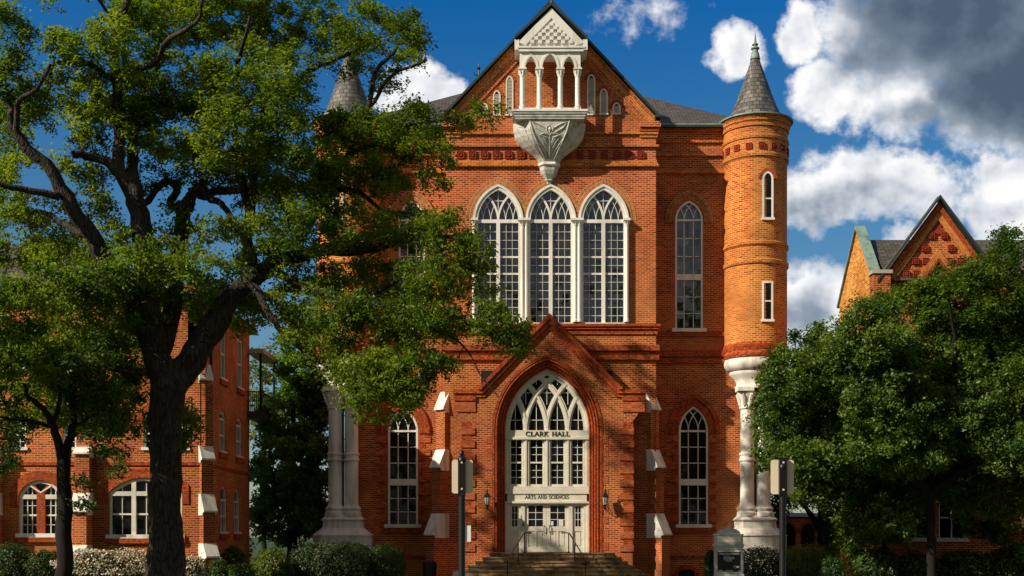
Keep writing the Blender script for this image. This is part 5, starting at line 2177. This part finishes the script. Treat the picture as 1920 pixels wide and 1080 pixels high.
def clumps(ells, y0, spread, per, seed):
    """leaf clump centres through ellipsoids given by their photo outline and a depth of their own"""
    r = np.random.default_rng(seed)
    out = []
    s = F / (DIST + y0)
    for e in ells:
        px, py, rx, ry = e[:4]
        yo = e[4] if len(e) > 4 and e[4] is not None else r.uniform(-spread, spread)
        den = e[5] if len(e) > 5 else 1.0
        n = max(3, int(per * den * rx * ry / 1000))
        c = pt(px, py, y0 + yo)
        k = F / (DIST + y0 + yo)
        d = r.normal(size=(n, 3))
        d /= np.linalg.norm(d, axis=1, keepdims=True)
        rad = r.uniform(.25, 1.0, n)[:, None] ** .5
        ax = np.array([rx / k, max(rx, ry) / k * 1.15, ry / k])
        out.append(c + d * rad * ax)
    return np.vstack(out)


def crown(cl, per, size, length, width, m, parent, centre, up=.8):
    n = len(cl) * per
    idx = np.repeat(np.arange(len(cl)), per)
    sz = (size * rng.uniform(.6, 1.25, len(cl)))[idx][:, None]
    d = unit(n) * (rng.uniform(0, 1, n)[:, None] ** .45)
    pos = cl[idx] + d * sz * np.array([1, 1, .7])
    # short sprays: pull leaves on to a few random rays of each clump
    rays = unit(len(cl) * 5).reshape(len(cl), 5, 3) * np.array([1, 1, .75])
    ray = rays[idx, rng.integers(0, 5, n)]
    t = rng.uniform(.1, 1.15, n)[:, None]
    pos2 = cl[idx] + ray * sz * t + rng.normal(size=(n, 3)) * sz * .16
    sel = rng.random(n)[:, None] < .65
    pos = np.where(sel, pos2, pos)
    out = pos - np.asarray(centre)
    out /= np.linalg.norm(out, axis=1, keepdims=True) + 1e-9
    nrm = np.array([0, 0, up]) + unit(n) * .85 + out * .35
    return leaf_mesh('crown', pos, nrm, length, width, m, parent)


def tree(name, base, label, cat, limbs, ells, y0, spread, per, leaves, size, length, width, lm, bm, seed, group=None, up=.8, cull=None):
    root = thing(name, base, label, cat, group)
    w = Wood()
    for pts, rads, n in limbs:
        w.limb(pts, rads, n)
    cl = clumps(ells, y0, spread, per, seed)
    if cull:
        cl = cl[cull(cl)]
    w.grow(cl)
    w.build('trunk', bm, root)
    crown(cl, leaves, size, length, width, lm, root, cl.mean(0), up)
    return root


# --- the big oak
YO = -15.0
kO = F / (DIST + YO)


def LB_(pts, yo0, yo1, r0, r1, n=10, base=None):
    """limb through photo points; depth runs from yo0 to yo1, radius in photo pixels"""
    k = len(pts)
    P, Rr = [], []
    for i, (x, y) in enumerate(pts):
        t = i / (k - 1)
        P.append(pt(x, y, YO + yo0 + (yo1 - yo0) * t))
        Rr.append((r0 + (r1 - r0) * t ** .8) / kO)
    return (P, Rr, n)


tr = [(311, 1122), (311, 1060), (311, 980), (310, 900), (311, 820), (312, 760), (318, 712), (322, 680)]
oak_limbs = [
    ([pt(x, y, YO) for x, y in tr], [r / kO for r in (43, 35, 31, 30, 30, 31, 35, 28)], 18),
    LB_([(322, 720), (350, 690), (378, 645), (405, 600), (430, 560), (465, 530), (500, 502), (545, 484), (600, 470), (660, 472), (720, 462), (790, 440), (850, 445)], 0, 1.5, 31, 4, 12),
    LB_([(318, 730), (300, 690), (286, 640), (276, 560), (270, 480), (262, 400), (245, 345)], 0, -.5, 30, 16, 14),
    LB_([(245, 350), (222, 315), (224, 260), (221, 200), (217, 148), (215, 93), (218, 44), (238, 5), (255, -60)], -.5, -1.5, 13, 5),
    LB_([(250, 352), (248, 300), (249, 250), (252, 200), (275, 160), (300, 118)], -.4, 1.5, 13, 5),
    LB_([(217, 44), (196, 15), (178, -10)], -1.4, -2, 4, 3, 6),
    LB_([(222, 150), (255, 132), (289, 118), (315, 74), (348, 56), (375, 30), (380, -20)], -1.0, -3, 7, 3, 8),
    LB_([(218, 150), (200, 141), (170, 122), (137, 118), (104, 118), (92, 140)], -1.0, -2.5, 7, 3, 8),
    LB_([(290, 650), (262, 590), (232, 550), (207, 512), (185, 470), (165, 432), (145, 404), (114, 352), (88, 311), (52, 280), (24, 236), (20, 205)], 0, -2.5, 24, 7, 12),
    LB_([(30, 245), (32, 205), (34, 190), (70, 165), (95, 120)], -2.4, -3.5, 6, 3, 8),
    LB_([(118, 362), (109, 368), (62, 358), (0, 346), (-60, 330)], -1.4, -3.0, 9, 4, 8),
    LB_([(172, 440), (145, 435), (104, 410), (73, 398), (20, 400)], -1.1, 1.5, 8, 3, 8),
    LB_([(248, 370), (225, 330), (200, 304), (159, 291), (137, 289)], -.5, -1.5, 12, 7, 8),
    LB_([(300, 660), (318, 600), (330, 520), (336, 460), (346, 400), (356, 375)], .2, 1.0, 19, 13, 12),
    LB_([(262, 392), (278, 376), (293, 356), (306, 343), (320, 341), (331, 350), (331, 362), (322, 374), (320, 384), (334, 388), (352, 378)], .9, .8, 6, 8, 8),
    LB_([(350, 390), (363, 361), (383, 367), (412, 357), (444, 357), (480, 350), (520, 345)], 1.0, 2.5, 12, 5, 8),
    LB_([(356, 362), (379, 352), (395, 374), (412, 378), (425, 392), (437, 412)], .9, .2, 9, 5, 8),
    LB_([(480, 515), (466, 470), (464, 430), (470, 390), (477, 360), (472, 300), (466, 258), (490, 218), (539, 171), (575, 135), (612, 117), (669, 93), (705, 75)], .6, 1.5, 12, 4, 10),
    LB_([(470, 400), (448, 320), (441, 259), (441, 192), (448, 114), (456, 83), (470, 30)], 1.0, -1.5, 9, 3, 8),
    LB_([(545, 484), (575, 430), (600, 390), (630, 358), (666, 358), (700, 380), (717, 395), (760, 400)], 1.0, 2.5, 9, 3, 8),
    LB_([(600, 390), (625, 340), (652, 290), (680, 235), (696, 180), (702, 139), (721, 114), (738, 100), (749, 75), (768, 58)], 1.8, 2.5, 8, 2.5, 8),
    LB_([(690, 215), (702, 189), (727, 150), (754, 130), (782, 122), (800, 110)], 2.3, 3.0, 5, 2, 6),
    LB_([(652, 290), (677, 278), (710, 266), (749, 239), (796, 230), (850, 220), (905, 208)], 2.0, 3.4, 6, 2, 6),
    LB_([(500, 502), (560, 530), (640, 565), (720, 572), (800, 578), (855, 594), (890, 612), (925, 628), (978, 634)], .6, -1.5, 9, 2.5, 8),
    LB_([(660, 570), (720, 540), (790, 500), (850, 470), (900, 480), (930, 510)], -.2, -1.0, 5, 2, 6),
    LB_([(790, 578), (830, 620), (870, 650), (900, 700), (935, 745)], -.9, -1.6, 3, 1.2, 5),
    LB_([(455, 530), (470, 535), (485, 550), (501, 581), (512, 600), (526, 620), (560, 650), (620, 690), (690, 700), (760, 690)], .4, -2.0, 9, 2.5, 8),
    LB_([(360, 670), (390, 645), (415, 618), (428, 592), (424, 570)], .3, 1.0, 15, 8, 8),
    LB_([(296, 690), (260, 700), (215, 690), (160, 680), (100, 690), (40, 680)], 0, -2.5, 9, 3, 8),
    LB_([(300, 600), (250, 560), (190, 560), (120, 545), (50, 540)], 0, 2.0, 8, 3, 8),
]
D = None
oak_ells = [(660, 320, 60, 45, 1.5, .6), (640, 380, 55, 40, 1.5, .6), (610, 300, 40, 40, 1.5, .4), (720, 350, 50, 35, 2, .7), (330, 420, 40, 35, 1, .7), (120, 490, 80, 35, 1), (30, 480, 50, 40, 1, .8), (500, 480, 50, 35, 1, .8), (18, 60, 38, 48, -2), (8, 165, 55, 70, -1), (50, 235, 40, 40, 1, .7), (130, 92, 46, 42, -2), (130, 190, 70, 50, D, .9), (215, 75, 50, 45, D, .8), (260, 40, 60, 45), (340, 40, 80, 50), (430, 30, 80, 45), (520, 45, 70, 50),
            (300, -50, 220, 50), (80, -60, 120, 40, D, .4), (560, -40, 120, 30, D, .5), (240, 170, 85, 60), (340, 150, 90, 75), (450, 150, 90, 75), (540, 150, 55, 65), (200, 250, 75, 45, D, .8), (330, 250, 90, 60), (440, 260, 90, 65), (540, 260, 65, 60),
            (610, 55, 55, 40), (690, 55, 70, 38), (760, 55, 42, 36), (765, 115, 38, 28, 3, .9), (720, 150, 45, 30, 3, .45), (645, 112, 45, 26, 2, .8), (60, 320, 55, 28, D, .4), (150, 325, 45, 45, D, .7), (165, 400, 55, 40, D, .8), (40, 390, 50, 40, D, .8),
            (100, 445, 80, 35, D, .9), (205, 450, 45, 40, D, .8), (285, 330, 55, 30, D, .6), (380, 310, 70, 40, D, .8), (470, 335, 75, 50, D, .9), (560, 340, 65, 55), (640, 250, 55, 45, 2), (690, 250, 65, 40, 2, .9), (755, 235, 65, 40, 2, .9),
            (805, 285, 50, 40, 2), (725, 300, 65, 38, 2), (900, 208, 30, 18, 3.2, .9), (855, 235, 38, 22, 3, .8), (635, 330, 55, 38, 2), (815, 330, 22, 22, 2, .6), (415, 430, 50, 35, D, .6), (505, 420, 60, 45, D, .9), (595, 430, 75, 55), (685, 425, 80, 45, 1, .8),
            (765, 425, 65, 42, 1, .8), (835, 445, 55, 42, 0, 1.2), (885, 480, 42, 42, 0, 1.1), (915, 525, 26, 38, 0, .6), (250, 505, 60, 45), (315, 490, 48, 45), (180, 530, 60, 45), (80, 545, 80, 45), (25, 600, 60, 50), (125, 620, 80, 60), (205, 610, 60, 60),
            (255, 590, 38, 60), (55, 680, 80, 60), (160, 700, 90, 60), (230, 690, 55, 80), (390, 505, 55, 36, D, .7), (470, 540, 55, 40, 2), (555, 540, 65, 48, D, .8), (650, 535, 70, 50), (735, 525, 75, 45, D, .8), (815, 530, 65, 45, -.5, 1.2),
            (895, 600, 58, 36, -1, 1.1), (955, 625, 40, 32, -1, 1), (975, 640, 26, 26, -1.2, .9), (700, 605, 65, 40, -1), (770, 605, 65, 45, -1, 1.2), (835, 605, 45, 28, -1, .9), (600, 640, 65, 48, -1), (680, 700, 75, 45, -1.5), (755, 690, 75, 45, -1.5, 1.1), (820, 680, 38, 30, -1.5),
            (715, 755, 65, 34, -2), (560, 600, 48, 38, D, .7), (640, 585, 55, 38), (785, 752, 26, 24, -2, .6), (60, 760, 70, 45, 1), (150, 770, 75, 55, 1), (235, 765, 48, 65, 1), (335, 795, 38, 55, 2.5), (400, 585, 55, 35, D, .8), (455, 590, 45, 28, D, .8), (375, 545, 45, 35, D, .8), (300, 590, 40, 55, D, .8), (-60, 300, 60, 200, D, .6), (-50, 620, 60, 150, D, .7)]
tree('oak_tree', P3(311, 1117, YO), 'huge spreading oak with thick dark trunk in front of the left building', 'tree', oak_limbs, oak_ells, YO, 3.2, OAK_PER, OAK_LEAVES, .50, .135, .072, M['oakleaf'], M['bark'], 5)

# --- broad evergreen on the right
YG = -9.8
kG = F / (DIST + YG)


def gl(pts, a, b, r0, r1, n=8):
    k = len(pts)
    return ([pt(x, y, YG + a + (b - a) * i / (k - 1)) for i, (x, y) in enumerate(pts)], [(r0 + (r1 - r0) * i / (k - 1)) / kG for i in range(k)], n)


right_limbs = [gl([(1746, 1125), (1746, 1050), (1745, 980), (1748, 920)], 0, 0, 9, 7, 12),
               gl([(1748, 930), (1700, 870), (1640, 810), (1570, 760), (1500, 740), (1450, 760)], 0, -1.5, 9, 2),
               gl([(1748, 925), (1740, 850), (1720, 760), (1690, 680), (1640, 640)], 0, 1.5, 10, 2),
               gl([(1748, 925), (1790, 850), (1820, 760), (1850, 640), (1885, 560), (1895, 470)], 0, 1.0, 10, 2),
               gl([(1750, 920), (1830, 870), (1900, 820), (1990, 760)], 0, -2, 9, 3),
               gl([(1746, 900), (1780, 760), (1790, 650), (1780, 570)], 0, -2, 8, 2)]
right_ells = [(1478, 715, 55, 70), (1428, 800, 28, 55, -1, .35), (1450, 862, 34, 28, -1, .6), (1540, 680, 65, 65), (1525, 625, 45, 22, D, .5), (1620, 640, 80, 65), (1710, 595, 90, 75), (1800, 565, 90, 75), (1880, 540, 75, 80), (1895, 455, 28, 30, D, .6), (1930, 640, 80, 100), (1640, 590, 45, 30, D, .6),
              (1550, 785, 85, 75), (1650, 745, 100, 85), (1750, 715, 100, 90), (1850, 720, 100, 90), (1580, 850, 75, 45), (1690, 845, 90, 55), (1800, 830, 95, 55), (1900, 840, 70, 55), (1500, 860, 50, 42), (1990, 760, 90, 120), (2000, 600, 100, 120),
              (1470, 790, 40, 70), (1530, 905, 40, 30, 2, .8), (1620, 900, 60, 30, 2), (1700, 915, 60, 26, 2), (1830, 890, 80, 30, 2.5), (1880, 640, 60, 60), (1660, 680, 70, 60), (1700, 800, 90, 60, -1), (1600, 720, 80, 60, -1), (1800, 780, 90, 60, -1), (1820, 660, 80, 60, 1), (1780, 930, 45, 26, 1, .7), (1860, 925, 60, 35, 1), (1930, 930, 60, 60, 0), (1690, 950, 40, 30, 1), (1500, 760, 60, 70, 2.6), (1540, 850, 60, 60, 2.6), (1480, 860, 45, 45, 2.4), (1560, 720, 60, 60, 2.4), (1590, 890, 50, 40, 2.2), (1520, 930, 40, 26, 2.2), (1850, 960, 60, 50, 2), (1920, 1000, 50, 60, 1.5, .8), (1670, 985, 50, 40, 2)]
tree('spreading_tree', P3(1746, 1120, YG), 'wide dense dark green tree covering the right building', 'tree', right_limbs, right_ells, YG, 2.6, RT_PER, RT_LEAVES, .48, .14, .072, M['rightleaf'], M['barkdark'], 8, cull=lambda c: (c[:, 1] < -5.7) & ((c[:, 1] < YW - 4.5) | (c[:, 0] > 14)))

# --- slim young tree far left
YS_ = -17.0
kS = F / (DIST + YS_)


def sl2(pts, a, b, r0, r1, n=8):
    k = len(pts)
    return ([pt(x, y, YS_ + a + (b - a) * i / (k - 1)) for i, (x, y) in enumerate(pts)], [(r0 + (r1 - r0) * i / (k - 1)) / kS for i in range(k)], n)


sm_limbs = [sl2([(119, 1128), (120, 1060), (121, 980), (120, 920), (118, 860)], 0, 0, 16, 12, 12),
            sl2([(118, 872), (108, 820), (96, 790), (80, 765), (55, 745), (45, 720)], 0, -1, 9, 3),
            sl2([(120, 870), (130, 830), (138, 790), (135, 740), (140, 700), (150, 670)], 0, .8, 9, 3),
            sl2([(98, 795), (110, 760), (112, 720), (100, 680)], -.3, -1.2, 5, 2),
            sl2([(97, 800), (60, 790), (20, 785), (-10, 780)], -.3, -.6, 4, 2),
            sl2([(136, 800), (170, 780), (205, 770), (235, 790)], .3, .6, 4, 2)]
sm_ells = [(25, 800, 50, 50), (80, 690, 75, 50), (150, 740, 60, 50), (20, 870, 40, 28), (160, 905, 22, 28, D, .4), (152, 950, 12, 20, D, .4), (205, 820, 55, 45), (60, 640, 70, 40), (165, 660, 60, 40), (-30, 760, 60, 100), (240, 880, 30, 16, D, .6)]
tree('young_tree', P3(119, 1122, YS_), 'slim forked young tree with thin dark trunk at far left', 'tree', sm_limbs, sm_ells, YS_, 1.6, 6, 70, .42, .13, .07, M['smallleaf'], M['barkdark'], 9)


def simple_tree(name, label, px, y0, pyb, ells, limbpts, r0, per, leaves, size, length, width, lm, seed, group=None, spread=1.2, up=.6):
    k = F / (DIST + y0)
    limbs = []
    for pts in limbpts:
        n = len(pts)
        limbs.append(([pt(x, y, y0) for x, y in pts], [max(.02, r0 * (1 - .85 * i / (n - 1))) for i in range(n)], 8))
    return tree(name, P3(px, pyb, y0), label, 'tree', limbs, ells, y0, spread, per, leaves, size, length, width, lm, M['barkdark'], seed, group, up)


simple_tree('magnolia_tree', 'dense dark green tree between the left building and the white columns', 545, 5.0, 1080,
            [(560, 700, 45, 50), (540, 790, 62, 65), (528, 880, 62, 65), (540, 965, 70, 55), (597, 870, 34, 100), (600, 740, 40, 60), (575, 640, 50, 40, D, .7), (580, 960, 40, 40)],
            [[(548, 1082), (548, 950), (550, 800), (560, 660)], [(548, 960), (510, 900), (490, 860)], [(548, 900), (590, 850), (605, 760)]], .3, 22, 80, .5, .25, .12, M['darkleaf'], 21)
simple_tree('birch_tree', 'pale yellow green tree far behind the iron balcony', 492, 26.0, 1060,
            [(488, 730, 30, 45), (500, 790, 36, 50), (480, 680, 25, 30, D, .6), (510, 690, 30, 40, D, .7)],
            [[(495, 1062), (495, 850), (492, 700)]], .2, 14, 40, .7, .26, .15, M['paleleaf'], 22)
simple_tree('shade_tree', 'dark low tree behind the directory board, beside the brick arcade', 1560, 9.0, 1068,
            [(1545, 905, 50, 35), (1480, 900, 45, 40), (1600, 920, 50, 40), (1455, 940, 25, 40, D, .7)],
            [[(1535, 1070), (1538, 980), (1530, 900)], [(1537, 990), (1490, 920)], [(1537, 990), (1590, 930)]], .22, 22, 70, .6, .2, .1, M['rightleaf'], 23)
simple_tree('shrub_tree', 'small tree with rusty yellow leaves at the right edge of the photo', 1905, -10.0, 1098,
            [(1890, 925, 30, 30), (1910, 965, 30, 25, D, .8), (1940, 920, 40, 50)],
            [[(1930, 1100), (1928, 1000), (1920, 920)], [(1928, 980), (1890, 940)]], .08, 18, 42, .38, .12, .05, M['rustleaf'], 24)


simple_tree('holly_tree', 'dark low branched tree in the shade between the boxed hedge and the right building windows', 1655, -8.0, 1098,
            [(1625, 930, 45, 40), (1680, 930, 55, 40), (1660, 985, 55, 40), (1560, 905, 45, 25, D, .8), (1602, 955, 36, 60), (1596, 1010, 34, 40), (1610, 890, 40, 30)],
            [[(1655, 1100), (1655, 1000), (1650, 920)], [(1655, 1010), (1620, 950)], [(1655, 1000), (1690, 950)]], .12, 22, 70, .42, .15, .08, M['rightleaf'], 25)


# --- bushes and hedges
def bush(name, label, cat, px, top, hwp, y, lm, n, length=.11, width=.06, power=2.0, dy=None, group=None, flowers=0, lump=.22, bottom=0.0, seed=1):
    k = F / (DIST + y)
    c = P3(px, top, y)
    h = c.z - bottom
    rx, ry, rz = hwp / k, (dy or hwp / k * .8), h / 2
    cz = bottom + rz
    r = np.random.default_rng(seed + int(px))
    root = thing(name, (c.x, y, bottom), label, cat, group)
    d = unit(n)
    q = (np.abs(d) ** power).sum(1) ** (-1 / power)
    ph = r.uniform(0, 6.28, 6)
    fr_ = r.uniform(2.2, 6.5, (6, 3))
    lumpv = sum(np.sin(d @ fr_[i] * 1.4 + ph[i]) for i in range(6)) / 6
    s = q * (1 + lump * lumpv) * (1 - .45 * rng.random(n) ** 2.2)
    p = d * s[:, None] * np.array([rx, ry, rz]) + np.array([c.x, y, cz])
    p += rng.normal(size=(n, 3)) * .035
    st_ = rng.random(n) < .05                # stray shoots
    p[st_] += (d[st_] * np.array([.5, .5, 1]) + np.array([0, 0, .4])) * rng.uniform(.03, .2, (st_.sum(), 1))
    p = p[p[:, 2] > .02]
    nr = (p - np.array([c.x, y, cz])) / np.array([rx, ry, rz])
    nr = nr / (np.linalg.norm(nr, axis=1, keepdims=True) + 1e-6) * .7 + unit(len(p)) * .75 + np.array([0, 0, .45])
    leaf_mesh('foliage', p, nr, length, width, lm, root)
    w = Wood()
    for i in range(9):                       # stems inside
        a = i * .7
        e = np.array([c.x + rx * .6 * math.cos(a), y + ry * .6 * math.sin(a), bottom + h * .7])
        b0 = np.array([c.x + .12 * rx * math.cos(a), y + .12 * ry * math.sin(a), bottom])
        w.tube([b0, (b0 + e) / 2 + np.array([0, 0, .1]), e], [.03, .022, .01], 5)
    w.build('stem', M['barkdark'], root)
    if flowers:
        d = unit(flowers)
        d[:, 1] = -np.abs(d[:, 1]) * 1.0 + .25 * rng.random(flowers)
        d[:, 2] = np.abs(d[:, 2]) * 1.1 - .2
        lv = sum(np.sin(d @ fr_[i] * 1.4 + ph[i]) for i in range(6)) / 6
        q = (np.abs(d) ** power).sum(1) ** (-1 / power)
        p = d * (q * (1.0 + lump * lv) * (1 + rng.uniform(-.06, .12, flowers)))[:, None] * np.array([rx, ry, rz]) + np.array([c.x, y, cz])
        p = p[p[:, 2] > .05]
        leaf_mesh('blossom', p, unit(len(p)) + np.array([0, -.6, .5]), .085, .07, M['blossom'], root)
    return root


g1 = 'clipped hedges in front of the left building'
bush('rounded_hedge', 'rounded green hedge at the far left corner below the small paired windows', 'hedge', 22, 1022, 36, -9, M['yewleaf'], 9000, .09, .045, 2.6, group=g1)
bush('rounded_hedge', 'rounded green hedge behind the slim young tree trunk, beside the white flowers', 'hedge', 86, 1033, 33, -9.3, M['yewleaf'], 8000, .09, .045, 2.6, group=g1, seed=4)
g2 = 'white flowering bushes'
bush('flowering_bush', 'wide bush full of white blossom, left of the big oak trunk', 'bush', 205, 1034, 80, -9.5, M['varleaf'], 11000, .09, .05, 3.0, 1.0, g2, 2500, .3)
bush('flowering_bush', 'small bush of white blossom, right of the big oak trunk', 'bush', 358, 1047, 27, -9.5, M['varleaf'], 5000, .09, .05, 2.6, .8, g2, 900, .3)
bush('leafy_shrub', 'loose pale leaved shrub beside the white buttress foot of the left building', 'shrub', 437, 1026, 25, -5, M['goldleaf'], 2600, .15, .08, 2.0, lump=.5)
bush('clipped_hedge', 'small clipped hedge at the corner foot of the left building', 'hedge', 410, 1050, 15, -8, M['yewleaf'], 2600, .08, .045, 4.0)
bush('clipped_hedge', 'low clipped hedge in front of the pale leaved shrub', 'hedge', 453, 1059, 22, -10, M['yewleaf'], 3600, .08, .045, 5.0)
bush('golden_shrub', 'golden green shrub left of the variegated bush', 'shrub', 508, 1031, 33, -6, M['goldleaf'], 6500, .12, .05, 2.2, lump=.3)
bush('clipped_hedge', 'tiny clipped bush at the foot of the golden shrub', 'hedge', 537, 1058, 14, -9, M['yewleaf'], 2600, .08, .045, 3.0)
bush('dark_shrub', 'dark low shrub in shade under the magnolia', 'shrub', 430, 1000, 40, 3, M['yewleaf'], 3500, .16, .08, 2.2, lump=.4)
bush('variegated_bush', 'broad dark bush with pale leaf edges below the left column plinth', 'bush', 622, 1018, 76, -4.5, M['varleaf'], 15000, .11, .055, 2.8, 1.5, lump=.14)
bush('rounded_bush', 'rounded dark bush between the variegated bush and the litter bin', 'bush', 724, 1022, 37, -4.0, M['yewleaf'], 7500, .10, .035, 2.4, 1.0, lump=.1)
bush('clipped_hedge', 'bright hedge peeping out left of the directory board', 'hedge', 1336, 1034, 14, -6, M['yewleaf'], 3500, .09, .045, 3.5)
bush('clipped_hedge', 'square green hedge right of the directory board, below the right columns', 'hedge', 1425, 1029, 40, -4, M['yewleaf'], 8500, .09, .045, 3.6, 1.0)
bush('golden_shrub', 'loose golden green shrub right of the black post', 'shrub', 1515, 1024, 56, -4, M['goldleaf'], 9000, .11, .045, 2.6, 1.0, lump=.2)
bush('clipped_hedge', 'small boxed hedge at the right end of the golden shrub', 'hedge', 1562, 1049, 20, -9, M['yewleaf'], 4500, .085, .045, 6.0)
bush('ivy_shrub', 'bright tall shrub beside the brick arcade arches', 'shrub', 1552, 925, 20, 12, M['goldleaf'], 3000, .16, .1, 2.0, lump=.5)
for i, (px_, top_) in enumerate(((1640, 1030), (1720, 1040), (1810, 1035), (1890, 1030))):
    bush('dark_hedge', ['dark hedge under the right tree nearest the boxed hedge', 'dark hedge around the trunk of the right tree', 'dark hedge right of the right tree trunk', 'dark hedge at the right edge below the rusty leaves'][i], 'hedge', px_, top_, 42, -8, M['yewleaf'], 3000, .16, .08, 3.0, 1.0, 'dark hedges in front of the right building', seed=i)


# tall trees across the street behind the viewer; the photograph shows them mirrored in the lower panes
cl = []
for i in range(11):
    x, y, h = -58 + i * 11.5 + rng.uniform(-3, 3), -67 + rng.uniform(-3, 3), rng.uniform(25, 33)
    cl.append(np.array([x, y, h * .6]) + unit(90) * (rng.random((90, 1)) ** .4) * np.array([6.5, 5, h * .42]))
cl = np.vstack(cl)
idx = np.repeat(np.arange(len(cl)), 40)
p = cl[idx] + rng.normal(size=(len(idx), 3)) * np.array([.9, .9, .6])
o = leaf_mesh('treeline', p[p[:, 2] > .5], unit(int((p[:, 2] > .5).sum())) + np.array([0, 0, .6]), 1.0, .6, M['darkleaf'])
tag(o, 'dark treeline across the street, mirrored in the lower window panes', 'treeline', kind='stuff')
